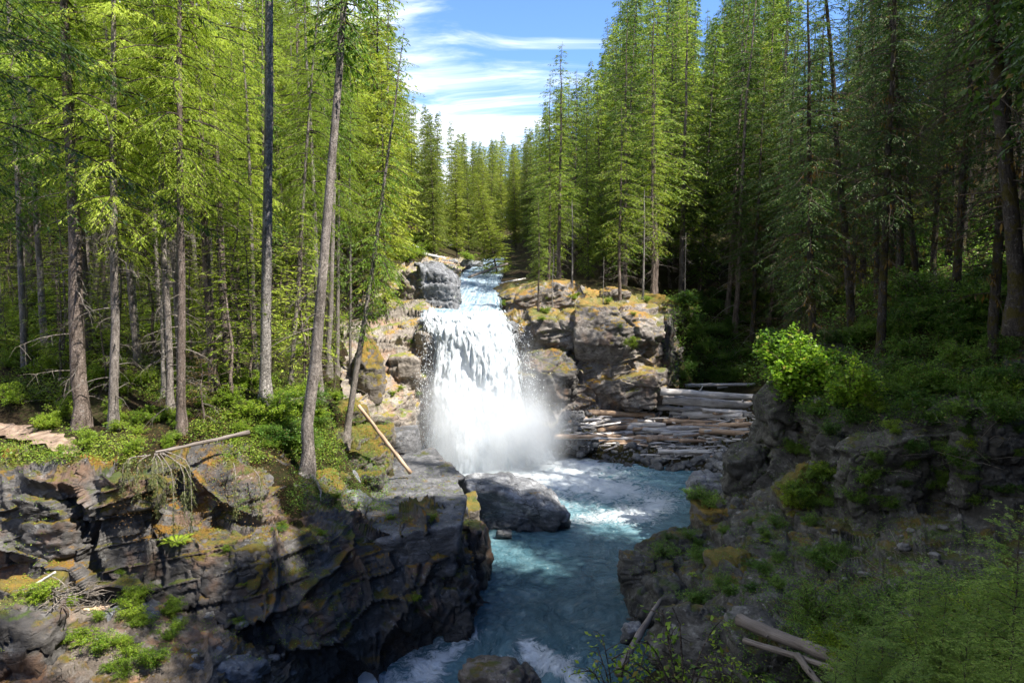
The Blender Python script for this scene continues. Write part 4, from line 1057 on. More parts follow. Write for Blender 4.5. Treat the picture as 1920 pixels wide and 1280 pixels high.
SHADE = [proto('dark_fir_tree', seed=280 + i, H=30, Rr=3.6, r0=.30, nb=150, cs=.34, prof=P_col, up=.05, droop=.42, size=.24, fill=3.2, wid=.44, tw=.28, twl=.5, hang=.35, irregular=.4, sides=6, mats=mm('bark_dark', 'fir_dark', dead='twig'), flat=1.0) for i in range(2)]  # high dense crowns, shaped to shade the left cliff and river
B_BIG = [build_shrub('broadleaf_shrub', broadleaf(400 + i, 1.0, 1.3, 16, .075, 3600, flat=.5), M['shrub'], M['twig']) for i in range(3)]
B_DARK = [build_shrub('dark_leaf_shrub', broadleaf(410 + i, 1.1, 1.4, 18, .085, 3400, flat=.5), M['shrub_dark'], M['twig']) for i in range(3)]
B_MAPLE = [build_shrub('vine_maple', broadleaf(420 + i, 1.4, 2.4, 22, .13, 3800, flat=.4, wid=.8), M['maple'], M['twig']) for i in range(2)]
B_SMALL = [build_shrub('leafy_bush', broadleaf(430, .9, 1.3, 22, .032, 9000, flat=.6, wid=.6), M['shrub_dark'], M['twig'])]
B_SALAL = [build_shrub('oval_leaf_shrub', broadleaf(440 + i, .8, 1.1, 11, .060, 420, flat=.5, wid=.55), M['shrub'], M['twig']) for i in range(2)]
FERN = [build_shrub('fern', fern(450, .65, 13), M['shrub'], M['twig'], 'fronds', 'stems'), build_shrub('fern', fern(451, .5, 11), M['shrub_dark'], M['twig'], 'fronds', 'stems')]
HID += B_BIG + B_DARK + B_MAPLE + B_SMALL + B_SALAL + FERN

prnd = random.Random(77)
def put(pr, loc, sc, label, cat, group=None, rz=None, lean=(0, 0), name=None):
    o = copy_tree(pr)
    o.location = loc
    s = sc if hasattr(sc, '__len__') else (sc, sc, sc)
    o.scale = s
    o.rotation_euler = (lean[1], lean[0], prnd.uniform(0, 6.28) if rz is None else rz)
    if lean != (0, 0):
        m = Euler((lean[1], lean[0], 0)).to_matrix() @ Euler((0, 0, prnd.uniform(0, 6.28))).to_matrix()
        o.rotation_euler = m.to_euler()
    tag(o, label, cat, group)
    return o
def plant(pr, px, py, H, label, cat, D=None, lean=(0, 0), wid=1.0, group=None, rz=None):
    """stand a tree on whatever is seen at that pixel; H metres tall"""
    if D is None:
        h, n = G(px, py); loc = h
    else:
        q = P(px, py, D); h, n = down(q[0], q[1]); loc = h if h is not None and abs(h.z - q[2]) < 2.0 else Vector(q)
    k = H / pr['_H'] if '_H' in pr else H
    return put(pr, loc, (k * wid, k * wid, k), label, cat, group, rz, lean)

# ---- named trees of the left bank
plant(LEFT[1], 150, 803, 28, 'thick pinkish-barked trunk standing on the left ledge above the path, leafy low boughs', 'tree', lean=(R_(1), 0), wid=1.15)
plant(LEFT[0], 213, 803, 25, 'pale grey trunk leaning right, second from the path on the left ledge', 'tree', lean=(R_(4), 0), wid=.9)
plant(LEFT[2], 324, 775, 24, 'slim light grey trunk, left one of a close pair on the left ledge', 'tree', lean=(R_(.5), 0), wid=.8)
plant(LEFT[1], 338, 808, 24, 'slim dark trunk, right one of the close pair on the left ledge', 'tree', lean=(R_(3), 0), wid=.85)
plant(SNAG[0], 497, 752, 27, 'straight bare grey dead trunk with bristling dead twigs near its top', 'dead tree', lean=(R_(2.4), 0), wid=1.0)
plant(CEDAR[1], 572, 886, 29, 'tall dark trunk at the cliff edge that leans right, roots on the dark ledge', 'tree', lean=(R_(6.0), 0), wid=1.0, D=26.5)
plant(CEDAR[0], 648, 770, 19, 'curving grey trunk leaning right with cedar boughs, nearest the falls', 'tree', lean=(R_(9.5), 0), wid=1.0, D=32)
plant(CEDAR[1], 616, 700, 24, 'dark trunk directly behind the tall leaning one at the cliff edge', 'tree', lean=(R_(3), 0), wid=.9)
plant(LEFT[0], 545, 720, 24, 'thin dark trunk leaning right in the shade behind the cliff edge tree', 'tree', lean=(R_(6), 0), wid=.6)
plant(CEDAR[0], 632, 700, 22, 'straight thin trunk between the leaning cliff edge trunk and the curved one', 'tree', lean=(R_(2), 0), wid=.75)
plant(LEFT[2], 657, 690, 22, 'thinnest trunk right of the clump, close to the golden mossy boulder', 'tree', lean=(R_(1), 0), wid=.6)
plant(SNAG[1], 305, 745, 4.6, 'brown broken stump as tall as a person in the left forest', 'stump', wid=1.9)
plant(SNAG[1], 262, 660, 8, 'thin broken dead trunk in the undergrowth of the left forest', 'dead tree')
plant(DRYF[0], 380, 790, 2.9, 'small withered brownish fir with sparse layered twigs beside the pair of slim trunks', 'fir')
plant(YOUNG[0], 268, 560, 5, 'young bright fir in the shade of the left forest', 'fir')
oh_, on_ = down(-8.5, 9.6)
put(OVER[0], oh_, 1.0, 'dark shaded fir whose boughs hang into the top left corner', 'tree')

# ---- named trees of the knoll
plant(MID[0], 1010, 582, 9.6, 'short bright fir at the front left of the knoll', 'fir', wid=1.1)
plant(MID[1], 1052, 536, 20.5, 'tallest fir of the knoll with a bare lower trunk', 'fir', wid=1.15, D=61)
plant(MID[2], 1026, 520, 20, 'tall fir just left of the tallest one behind the knoll', 'fir', D=66)
plant(MID[2], 1164, 566, 17, 'layered fir standing alone at the middle of the knoll', 'fir', wid=1.05, D=57.5)
plant(SNAG[1], 1073, 570, 7.5, 'dead grey sapling with drooping twigs between the two big firs of the knoll', 'dead tree', D=58.5)
plant(SNAG[2], 1036, 612, 5.0, 'thin bare pole-like tree at the front edge of the knoll', 'dead tree', D=54.5)
plant(SNAG[2], 1130, 612, 3.8, 'tiny bare snag on the orange moss of the knoll', 'dead tree', D=54)
plant(SNAG[1], 1205, 575, 10, 'thin dead fir right of the layered one on the knoll', 'dead tree', D=59)
plant(MID[0], 1225, 560, 22, 'fir with hanging dead twigs behind the right end of the knoll', 'fir', D=66)
plant(SNAG[1], 1285, 560, 7, 'grey drooping dead fir on the slope right of the knoll', 'dead tree', D=66)
plant(FAR[1], 940, 500, 12, 'dark leaning fir reaching over the upper rapids', 'fir', D=72, lean=(R_(-13), 0), wid=1.6)
# ---- named trees of the right slope
plant(DARK[0], 1530, 650, 20.5, 'thick mossy lichen-spotted trunk nearest the driftwood bay, shaggy with hanging moss', 'tree', D=34, lean=(R_(-3.5), 0))
plant(DARK[1], 1600, 600, 24, 'grey trunk leaning left behind the thick mossy one', 'tree', D=37, lean=(R_(-7), 0), wid=.9)
plant(DARK[2], 1690, 560, 30, 'dark straight trunk in the middle of the shaded right slope', 'tree', D=40, lean=(R_(-4), 0), wid=.8)
plant(DARK[3], 1645, 540, 30, 'narrow black trunk between the grey leaning one and the middle one', 'tree', D=44, lean=(R_(-4), 0), wid=.7)
plant(DARK[2], 1722, 560, 26, 'dark trunk leaning left just right of the middle of the shaded slope', 'tree', D=39, lean=(R_(-9), 0), wid=.75)
plant(DARK[3], 1905, 590, 28, 'big dark trunk leaning left at the right edge of the picture', 'tree', D=26, lean=(R_(-9), 0), wid=1.1)
plant(DARK[1], 1790, 560, 27, 'shaggy dark tree between the middle trunks and the one at the right edge', 'tree', D=36, wid=.8)

plant(DARK[1], 1650, 690, 24, 'short dark tree on the rim of the right cliff under the middle trunks', 'tree', D=33, wid=.9)
plant(DARK[0], 1862, 640, 27, 'dark tree in front of the one at the right edge, boughs to the ground', 'tree', D=31, wid=.9)
# ---- the crowd: filled in by rejection, tops kept under the real skyline
SKYL = np.array([(-200, -9000), (700, -9000), (745, 0), (775, 160), (800, 185), (840, 195), (875, 240), (900, 262), (925, 250), (945, 232), (962, 270), (985, 225), (1005, 185), (1040, 145), (1085, 120), (1110, 100), (1135, 30), (1150, -60), (1300, -60), (1335, 30), (1350, -60), (1360, -9000), (2500, -9000)], float)
def proj(x, y, z):
    d = Vector((x, y, z - CAM_Z)); f = d.y * cp - d.z * sp_; u = d.y * sp_ + d.z * cp
    if f < .1: return None
    return 960 + 1280 * d.x / f, 640 - 1280 * u / f
taken = []
def landmark(px, y, lm, ys):
    ph = next(t for a, t in lm if (px if px is not None else 9999) < a)
    dp = next(t for a, t in ys if y < a)
    return ph, dp
LM_L = [(60, 'at the far left edge of the forest'), (150, 'left of the thick pinkish trunk'), (215, 'between the thick pinkish and the leaning grey trunk'), (325, 'left of the pair of slim trunks'), (420, 'just right of the pair of slim trunks'), (500, 'left of the bare grey trunk'), (575, 'right of the bare grey trunk'), (650, 'behind the clump of leaning trunks'), (740, 'above the rock face beside the falls'), (820, 'left of the upper rapids'), (9e9, 'next to the head of the valley')]
LM_R = [(930, 'above the upper rapids'), (1010, 'left of the tallest fir of the knoll'), (1060, 'behind the tallest fir of the knoll'), (1130, 'between the tallest and the layered fir'), (1200, 'behind the layered fir of the knoll'), (1270, 'above the right end of the knoll'), (1340, 'where the skyline meets the picture top'), (1430, 'above the driftwood bay'), (1520, 'left of the shaggy mossy trunk'), (1600, 'right of the shaggy mossy trunk'), (1700, 'near the middle of the shaded slope'), (1800, 'right of the middle of the shaded slope'), (9e9, 'towards the right edge')]
# tree tops are kept low so that sun reaches the falls, the bay, the maple bush and the left bank: (x, y, z, half width)
LIGHT = [(-1.5, 46, 1.0, 5.5), (7.0, 52, 2.5, 2.4), (13.4, 32.5, 9.5, 1.6), (-14, 25, 11.5, 6.5), (-8.5, 21.5, 5.0, 1.0), (-9.5, 17.0, 3.6, .9), (6, 54, 9, 3.0)]
SH = math.tan(el)
def sun_cap(x, y):
    cap = 99.0
    for a, b_, z_, w_ in LIGHT:
        s_ = (x - a) * SUN_TO.x + (y - b_) * SUN_TO.y
        pd = abs((x - a) * -SUN_TO.y + (y - b_) * SUN_TO.x)
        if s_ > 1 and pd < w_ + 1.2: cap = min(cap, z_ + s_ * SH - .5)
    return cap
def crowd(n, xr, yr, protos, Hr, spacing, label, cat, group, ok, margin=(0, 60), minH=11, wid=(.85, 1.15), tries=40, lean=2.0, lm=LM_L, topz=None):
    c = 0
    for _ in range(n * tries):
        if c >= n: break
        x, y = prnd.uniform(*xr), prnd.uniform(*yr)
        if any((x - a) ** 2 + (y - b) ** 2 < spacing ** 2 for a, b in taken): continue
        h, nn = down(x, y)
        if h is None or h.z < 1.0: continue
        b = proj(x, y, h.z)
        if b is None and not ok(None, None, x, y, h): continue
        if b and not ok(b[0], b[1], x, y, h): continue
        H = prnd.uniform(*Hr)
        pr = prnd.choice(protos)
        if b:
            lim = min(np.interp([b[0] - 14, b[0], b[0] + 14], SKYL[:, 0], SKYL[:, 1])) if b[0] < 740 or b[0] > 1150 else np.interp(b[0], SKYL[:, 0], SKYL[:, 1])
            if -100 < b[0] < 1500:
                rr_ = 1280 / y * 2.2
                lim = max(np.interp([b[0] - rr_ * .5, b[0], b[0] + rr_ * .5], SKYL[:, 0], SKYL[:, 1]))
            t = proj(x, y, h.z + H)
            if t and t[1] < lim and 690 < b[0] < 1400:
                want = lim + prnd.uniform(*margin) * 60 / y
                zt = P(b[0], want, y)[2]; H = zt - h.z
                if H < minH: continue
        if x > 2: H = min(H, sun_cap(x, y) - h.z)
        if topz: H = min(H, topz(x, y) - h.z)
        if H < minH: continue
        taken.append((x, y)); c += 1
        k = H / pr['_H']; w = k * prnd.uniform(*wid) if H > 18 or H < 10.1 else k * prnd.uniform(1.0, 1.35)
        ph, dp = landmark(b[0] if b else None, y, lm, ((yr[0] + .33 * (yr[1] - yr[0]), 'front rank'), (yr[0] + .66 * (yr[1] - yr[0]), 'middle rank'), (9e9, 'rear rank')))
        put(pr, h - Vector((0, 0, .2)), (w, w, k), label + ', ' + dp + ', ' + ph, cat, group, lean=(R_(prnd.uniform(-lean, lean)), R_(prnd.uniform(-lean, lean))))
    return c
for o in list(col.objects):
    if o.get('category') in ('tree', 'fir') : taken.append((o.location.x, o.location.y))
N = {}
N['left near'] = crowd(54, (-36, -7), (28, 52), LEFT + CEDAR[:1], (20, 29), 1.9, 'slender sunlit hemlock', 'tree', 'hemlocks of the left bank forest', lambda px, py, x, y, h: px is not None and -150 < px < 640 and py > 430 and (x < -11.5 or y > 38), wid=(.6, .95))
N['left back'] = crowd(110, (-62, -9), (50, 88), LEFT[:3] + FAR[:2], (21, 31), 2.1, 'tall fir upslope', 'tree', 'firs of the upper left forest', lambda px, py, x, y, h: px is not None and -150 < px < 725)
N['left hill'] = crowd(140, (-110, -2), (78, 190), FAR, (25, 38), 3.0, 'far yellow-green fir', 'tree', 'firs of the left valley side', lambda px, py, x, y, h: px is not None and -100 < px < 905 and not (px > 760 and y < 84))
N['valley end'] = crowd(60, (-14, 24), (105, 260), FAR, (24, 42), 3.0, 'small far fir closing the valley', 'tree', 'firs at the head of the valley', lambda px, py, x, y, h: px is not None and 860 < px < 1010, minH=8, lm=LM_R)
N['right hill'] = crowd(105, (4, 75), (67, 150), FAR + MID[:2], (33, 45), 3.4, 'pointed sunlit fir', 'tree', 'firs behind the knoll', lambda px, py, x, y, h: px is not None and 965 < px < 1460 and h.z > 5, lm=LM_R)
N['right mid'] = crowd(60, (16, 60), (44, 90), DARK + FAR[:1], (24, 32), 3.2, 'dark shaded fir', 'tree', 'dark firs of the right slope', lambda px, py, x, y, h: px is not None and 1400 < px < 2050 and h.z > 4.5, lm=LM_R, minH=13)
N['near edge'] = crowd(32, (9.0, 17), (7.5, 21), SHADE, (31, 38), 1.6, 'added shading fir just outside the frame', 'tree', 'shading firs just outside the frame', lambda px, py, x, y, h: px is not None and x > .775 * y + .8, lm=LM_R, wid=(.85, 1.0), tries=80, lean=.6, minH=22)  # this and the next two crowds: off-frame firs added for their shade
N['near'] = crowd(36, (6, 19), (-12, 8), SHADE, (33, 39), 2.1, 'added shading fir beside the viewpoint', 'tree', 'shading firs beside the viewpoint', lambda px, py, x, y, h: px is None or (px > 2120 and x > .88 * y + 1.2), lm=LM_R, wid=(.85, 1.05), topz=lambda x, y: 46)
N['right out'] = crowd(40, (14.5, 38), (5, 40), SHADE, (30, 37), 2.7, 'shading fir beyond the right edge', 'tree', 'shading firs beyond the right edge', lambda px, py, x, y, h: px is None or px > 1985, lm=LM_R, wid=(.85, 1.05), minH=13)
for o in col.objects:
    if o.get('group') == 'firs behind the knoll':
        for ch in o.children:
            if ch.name.startswith('crown'):
                ch.material_slots[0].link = 'OBJECT'; ch.material_slots[0].material = M['fir_green']


N['young'] = crowd(60, (-34, -7), (26, 54), YOUNG, (4, 10), 1.3, 'bright young fir', 'fir', 'young firs of the left undergrowth', lambda px, py, x, y, h: px is not None and -60 < px < 640 and py < 770, minH=3, wid=(.9, 1.3))
# ---- understorey shrubs
LM_A = [(90, 'by the left picture edge'), (190, 'by the thick pinkish trunk'), (290, 'by the pale leaning trunk'), (380, 'by the pair of slim trunks'), (460, 'left of the bare grey trunk'), (540, 'by the bare grey trunk'), (640, 'by the leaning cliff edge trunk'), (800, 'near the curved trunk'), (960, 'near the falls'), (1100, 'near the tallest knoll fir'), (1180, 'near the layered knoll fir'), (1260, 'near the right end of the knoll'), (1360, 'above the left half of the driftwood'), (1460, 'above the right half of the driftwood'), (1560, 'by the shaggy mossy trunk'), (1640, 'below the grey leaning trunk'), (1720, 'below the middle trunks'), (1800, 'left of the white-stained rock'), (1860, 'by the white-stained rock'), (9e9, 'by the right picture edge')]
def scatter_shrubs(n, boxpx, protos, sc, label, cat, group, minz=1.2, nzmin=.45, Dmax=80, sink=.05, Dmin=0):
    c = 0
    for _ in range(n * 6):
        if c >= n: break
        px, py = prnd.uniform(boxpx[0], boxpx[2]), prnd.uniform(boxpx[1], boxpx[3])
        h, nn = G(px, py)
        if h is None or h.y > Dmax or h.y < Dmin or h.z < minz: continue
        if abs(nn.z) < nzmin: continue
        s = prnd.uniform(*sc)
        ph = next(t for a, t in LM_A if px < a); q_ = (py - boxpx[1]) / (boxpx[3] - boxpx[1])
        lab = label + ', ' + ('high up ' if q_ < .33 else 'halfway ' if q_ < .66 else 'low down ') + ph
        put(prnd.choice(protos), h - Vector((0, 0, sink)), (s, s, s * prnd.uniform(.8, 1.15)), lab, cat, group); c += 1
    return c
scatter_shrubs(80, (0, 600, 640, 800), B_BIG + FERN[:1], (.45, .9), 'bright undergrowth shrub', 'shrub', 'shrubs of the left undergrowth', nzmin=.3)
scatter_shrubs(26, (0, 780, 560, 850), B_BIG, (.3, .55), 'low cliff top shrub', 'shrub', 'shrubs along the cliff top', nzmin=.3)
scatter_shrubs(16, (500, 740, 640, 860), B_DARK, (.5, .95), 'dark shrub in shade', 'shrub', 'shrubs under the leaning trunks', nzmin=.2)
scatter_shrubs(40, (0, 520, 640, 620), B_BIG + YOUNG[:1] * 0, (.8, 1.3), 'deep forest shrub', 'shrub', 'shrubs deep in the left forest', nzmin=.2)
scatter_shrubs(30, (690, 440, 900, 500), B_BIG, (.9, 1.6), 'sunlit bush above the falls', 'shrub', 'bushes above the falls', Dmax=130)
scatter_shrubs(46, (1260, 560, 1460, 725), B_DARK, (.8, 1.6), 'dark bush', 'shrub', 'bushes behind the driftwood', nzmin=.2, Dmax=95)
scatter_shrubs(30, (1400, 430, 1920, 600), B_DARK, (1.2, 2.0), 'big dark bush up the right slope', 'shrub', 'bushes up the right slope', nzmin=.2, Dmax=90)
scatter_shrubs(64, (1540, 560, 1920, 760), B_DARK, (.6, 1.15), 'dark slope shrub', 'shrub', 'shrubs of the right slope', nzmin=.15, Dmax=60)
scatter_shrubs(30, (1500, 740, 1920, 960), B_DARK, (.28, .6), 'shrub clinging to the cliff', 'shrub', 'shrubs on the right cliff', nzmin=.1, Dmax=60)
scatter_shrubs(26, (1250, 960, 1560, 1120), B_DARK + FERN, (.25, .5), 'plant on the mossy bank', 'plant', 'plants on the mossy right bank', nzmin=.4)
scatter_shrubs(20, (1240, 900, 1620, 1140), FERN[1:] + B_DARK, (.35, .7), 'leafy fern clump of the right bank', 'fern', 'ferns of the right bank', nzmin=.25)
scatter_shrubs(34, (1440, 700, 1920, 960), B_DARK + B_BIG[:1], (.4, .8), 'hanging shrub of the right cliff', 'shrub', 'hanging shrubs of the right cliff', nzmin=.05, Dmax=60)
scatter_shrubs(26, (20, 900, 860, 1240), B_BIG + FERN, (.16, .34), 'plant rooted in the cliff', 'plant', 'plants in the left cliff', nzmin=.3)
scatter_shrubs(22, (60, 1120, 330, 1275), B_BIG, (.3, .55), 'bush on the lower shelf', 'shrub', 'bushes on the lower shelf', nzmin=.3)
scatter_shrubs(14, (930, 540, 1260, 620), B_BIG, (.3, .6), 'small knoll bush', 'shrub', 'bushes on the knoll', nzmin=.5)
scatter_shrubs(12, (650, 560, 820, 780), B_BIG, (.25, .55), 'green rock face tuft', 'plant', 'tufts on the falls rock face', nzmin=.2)
# named bushes
plant(B_MAPLE[0], 1500, 790, 1.55, 'bright sunlit maple bush spilling over the corner of the right cliff', 'shrub', D=31.5)
plant(B_MAPLE[1], 1470, 760, 1.3, 'lit maple bush left of the brightest one, above the driftwood', 'shrub', D=33)
plant(B_MAPLE[0], 1520, 730, 1.1, 'tallest part-lit maple bush beside the thick mossy trunk', 'shrub', D=32.5)
plant(B_MAPLE[1], 1590, 830, 1.0, 'maple bush in half shade hanging over the right cliff face', 'shrub', D=28.6)
plant(B_BIG[0], 1188, 652, .8, 'lone bright bush on the sunlit corner of the knoll', 'shrub', D=51.5)
plant(B_BIG[1], 520, 800, 1.2, 'pale leafy bush standing at the foot of the bare grey trunk', 'shrub')
plant(FERN[0], 330, 995, 1.0, 'bright green fern under the hanging fallen tree top', 'fern', D=21.2)
plant(FERN[1], 525, 1000, .8, 'blue-green fern on the middle step of the left cliff', 'fern', D=22.6)
plant(B_SMALL[0], 1530, 1180, .95, 'dense small-leaved dark bush beside the two bare logs', 'shrub', D=12.6)
plant(B_SMALL[0], 1610, 1200, .85, 'second dense small-leaved bush, nearer the saplings', 'shrub', D=11.8)
def at_pt(pr, px, py, D, sc, label, cat, rz=None):
    return put(pr, Vector(P(px, py, D)), sc, label, cat, None, rz)
at_pt(SAP[0], 1712, 1290, 8.6, .62, 'young hemlock with drooping tip and feathery flat sprays, centre of the lower right corner', 'sapling')
at_pt(SAP[1], 1890, 1290, 8.0, .80, 'tallest young hemlock at the right edge of the lower right corner', 'sapling')
at_pt(SAP[0], 1600, 1390, 8.8, .55, 'low young hemlock spreading over the bare logs', 'sapling')
at_pt(SAP[1], 1800, 1400, 7.6, .50, 'small feathery hemlock at the bottom edge between two taller ones', 'sapling')
at_pt(SAP[0], 1960, 1500, 7.0, .75, 'young hemlock cut by the lower right corner of the picture', 'sapling')
for k_, (px_, py_, D_, s_, t_) in enumerate([(1650, 1330, 9.2, .55, 'feathery hemlock left of the central one, low over the logs'), (1760, 1320, 8.3, .52, 'feathery hemlock pressed against the central one on its right'), (1840, 1350, 9.0, .70, 'feathery hemlock filling the gap before the right edge'), (1925, 1330, 9.6, .85, 'half-hidden hemlock behind the right edge one'), (1700, 1430, 7.4, .45, 'low hemlock tip at the bottom edge below the central one'), (1560, 1400, 8.6, .40, 'lowest hemlock tip beside the oval-leaved bush'), (1880, 1450, 7.0, .55, 'broad hemlock tip at the bottom right edge')]):
    at_pt(SAP[k_ % 2], px_, py_, D_, s_, t_, 'sapling')
for k_, (px_, py_, D_, s_, t_) in enumerate([(1620, 1290, 10.5, .55, 'leafy shrub just above the thick bare log'), (1700, 1230, 11.5, .6, 'leafy shrub behind the central young hemlock'), (1800, 1200, 12.0, .7, 'leafy shrub in the scree between the two tallest hemlocks'), (1890, 1180, 12.5, .8, 'leafy shrub behind the right edge hemlocks'), (1580, 1240, 11.8, .6, 'leafy shrub under the dense small-leaved bush'), (1660, 1340, 8.8, .4, 'small leafy shrub at the bottom edge right of the logs')]):
    at_pt(B_BIG[k_ % 3], px_, py_, D_, s_, t_, 'shrub')
at_pt(B_BIG[2], 1780, 1380, 8.4, .45, 'bright leafy bush under the young hemlocks', 'shrub')
at_pt(B_BIG[0], 1900, 1300, 8.2, .5, 'leafy bush at the right edge among the young hemlocks', 'shrub')
at_pt(B_SALAL[0], 1280, 1390, 7.6, 1.5, 'bush with separate oval leaves rising over the river at the bottom edge', 'shrub')
at_pt(B_SALAL[1], 1150, 1370, 7.8, 1.05, 'leftmost sprig of oval leaves against the dark river', 'shrub')
at_pt(B_SALAL[0], 1360, 1380, 7.4, 1.0, 'oval-leaved bush in front of the black rock, nearest the bare logs', 'shrub')
at_pt(FERN[1], 1460, 1310, 8.0, .7, 'fern at the bottom edge in front of the bare logs', 'fern')

# ---- ground cover and cliff tufts: nobody could count them
def cover(name, pts, nrm, r, per, leaf, mat, seed, wid=.5, up=.35):
    rng = np.random.default_rng(seed)
    pts = np.repeat(np.array(pts), per, 0); n = len(pts)
    off = rng.normal(size=(n, 3)) * np.array([r, r, 0]); h = np.abs(rng.normal(size=n)) * r * up
    p = pts + off; p[:, 2] += h
    d = unit(rng.normal(size=(n, 3)) * np.array([1, 1, .45])); nr = unit(np.array([0, 0, 1.]) + rng.normal(size=(n, 3)) * .55)
    s = leaf * rng.uniform(.6, 1.4, n)
    return tag(obj(name, mesh_np(name, *leaf_quads(p, d, nr, s, s * wid)), mat), kind='stuff')
def sample_px(n, boxpx, nz=.3, minz=1.0, Dmax=70, clump=None):
    out = []
    for _ in range(n):
        px, py = prnd.uniform(boxpx[0], boxpx[2]), prnd.uniform(boxpx[1], boxpx[3])
        h, nn = G(px, py)
        if h is None or h.y > Dmax or h.z < minz or abs(nn.z) < nz: continue
        if clump and vnoise(np.array([[h.x * clump, h.y * clump, 0.]]), 4)[0] < -.12: continue
        out.append(h[:])
    return out
PATHC = [(-40, 806), (40, 812), (100, 828), (165, 850)]
def near_path(q, rad=.55):
    return any((q[0] - a[0]) ** 2 + (q[1] - a[1]) ** 2 < rad ** 2 for a in PATHW)
PATHW = []
for (a, b), (c, d) in zip(PATHC[:-1], PATHC[1:]):
    for t in np.linspace(0, 1, 8)[:-1]:
        h, _ = G(a + (c - a) * t, b + (d - b) * t)
        if h is not None: PATHW.append((h.x, h.y, h.z))
pts = [q for q in sample_px(7000, (-60, 640, 640, 870), clump=.35) if not near_path(q)]
cover('low_plants', pts, None, .16, 13, .075, M['cover'], 21, up=1.2)
pts = [q for q in sample_px(2600, (-60, 500, 640, 660))]
cover('low_plants', pts, None, .35, 14, .14, M['cover'], 22, up=.9)
pts = sample_px(3600, (0, 860, 880, 1240), nz=.45, clump=.9)
cover('cliff_tufts', pts, None, .06, 9, .045, M['cover'], 23, up=.8)
pts = sample_px(5200, (1180, 700, 1920, 1290), nz=.25, clump=.6)
cover('cliff_tufts', pts, None, .09, 12, .055, M['shrub_dark'], 24, up=.9)
pts = sample_px(1500, (1480, 520, 1920, 800), nz=.1)
cover('slope_undergrowth', pts, None, .30, 26, .10, M['shrub_dark'], 25, up=1.0)
pts = sample_px(700, (1250, 560, 1460, 725), nz=.1, Dmax=95)
cover('slope_undergrowth', pts, None, .5, 26, .16, M['shrub_dark'], 26, up=.8)
pts = sample_px(1300, (1380, 380, 1920, 600), nz=.1, Dmax=110)
cover('slope_undergrowth', pts, None, .6, 16, .20, M['shrub_dark'], 30, up=.8)
pts = sample_px(900, (930, 530, 1260, 700), nz=.5)
cover('knoll_grass', pts, None, .12, 8, .07, M['cover'], 27, up=.6)
pts = sample_px(600, (660, 440, 860, 760), nz=.4, Dmax=120, clump=.5)
cover('rock_tufts', pts, None, .15, 10, .08, M['cover'], 28, up=.6)
pts = sample_px(1100, (1470, 1080, 1920, 1290), nz=.1)
cover('foreground_plants', pts, None, .14, 26, .05, M['shrub_dark'], 29, up=1.2)

pts = sample_px(2600, (230, 770, 760, 1010), nz=.25)
cover('needle_litter', pts, None, .14, 9, .05, M['dry'], 31, up=.12)
pts = [q for q in sample_px(1500, (540, 760, 730, 960), nz=.2)]
cover('low_plants', pts, None, .12, 12, .06, M['shrub_dark'], 32, up=.9)
# the trodden path
def ribbon(name, cen, w, mat, lift=.06):
    C = np.array(cen); T = unit(np.gradient(C, axis=0)); S = unit(np.cross(T, [0, 0, 1.]))
    k = 9; ws = np.linspace(-1, 1, k); rng = np.random.default_rng(3)
    ww = w * (1 + .3 * np.sin(np.arange(len(C)) * .7)[:, None])
    g = C[:, None] + S[:, None] * (ws[None] * ww)[..., None]
    for i in range(g.shape[0]):
        for j in range(k):
            h, _ = down(g[i, j, 0], g[i, j, 1]); g[i, j, 2] = (h.z if h is not None and abs(h.z - C[i, 2]) < 1.2 else C[i, 2]) + lift - .05 * abs(ws[j]) ** 3
    for _ in range(12):
        zz = np.pad(g[..., 2], 1, mode='edge'); g[..., 2] = (zz[:-2, 1:-1] + zz[2:, 1:-1] + zz[1:-1, :-2] + zz[1:-1, 2:] + zz[1:-1, 1:-1]) / 5
    g[..., 2] += .05
    return obj(name, mesh_np(name, g.reshape(-1, 3), grid_faces(len(C), k), True), mat)
tag(ribbon('path', cubic(np.array(PATHW), 60), .42, M['path']), kind='structure')

# ------------------------------------------------------------------ logs
lrng = np.random.default_rng(12)
def log_mesh(name, L, r0, r1, bend=.02, sides=10, knots=3, rough=.22):
    k = 12; t = np.linspace(0, 1, k)
    p = np.stack([t * L, bend * L * np.sin(np.pi * t) + lrng.normal(size=k) * r0 * .06, lrng.normal(size=k) * r0 * .06], 1)
    r = r0 + (r1 - r0) * t; r = r * (1 + .07 * lrng.normal(size=k))
    parts = [tubes(p[None], r[None], sides, cap=True, rough=rough, rng=lrng)]
    for _ in range(knots):
        i = lrng.uniform(.1, .9); q = np.array([i * L, bend * L * math.sin(math.pi * i), 0]); a = lrng.uniform(0, 6.28)
        d = unit(np.array([.5, math.cos(a), math.sin(a)])); l = r0 * lrng.uniform(1.2, 2.4)
        parts.append(tubes((q + d * np.linspace(0, 1, 3)[:, None] * l)[None], np.array([[.3, .2, .12]]) * r0, 5, cap=True))
    return mesh_np(name, *merge(parts), smooth=True)
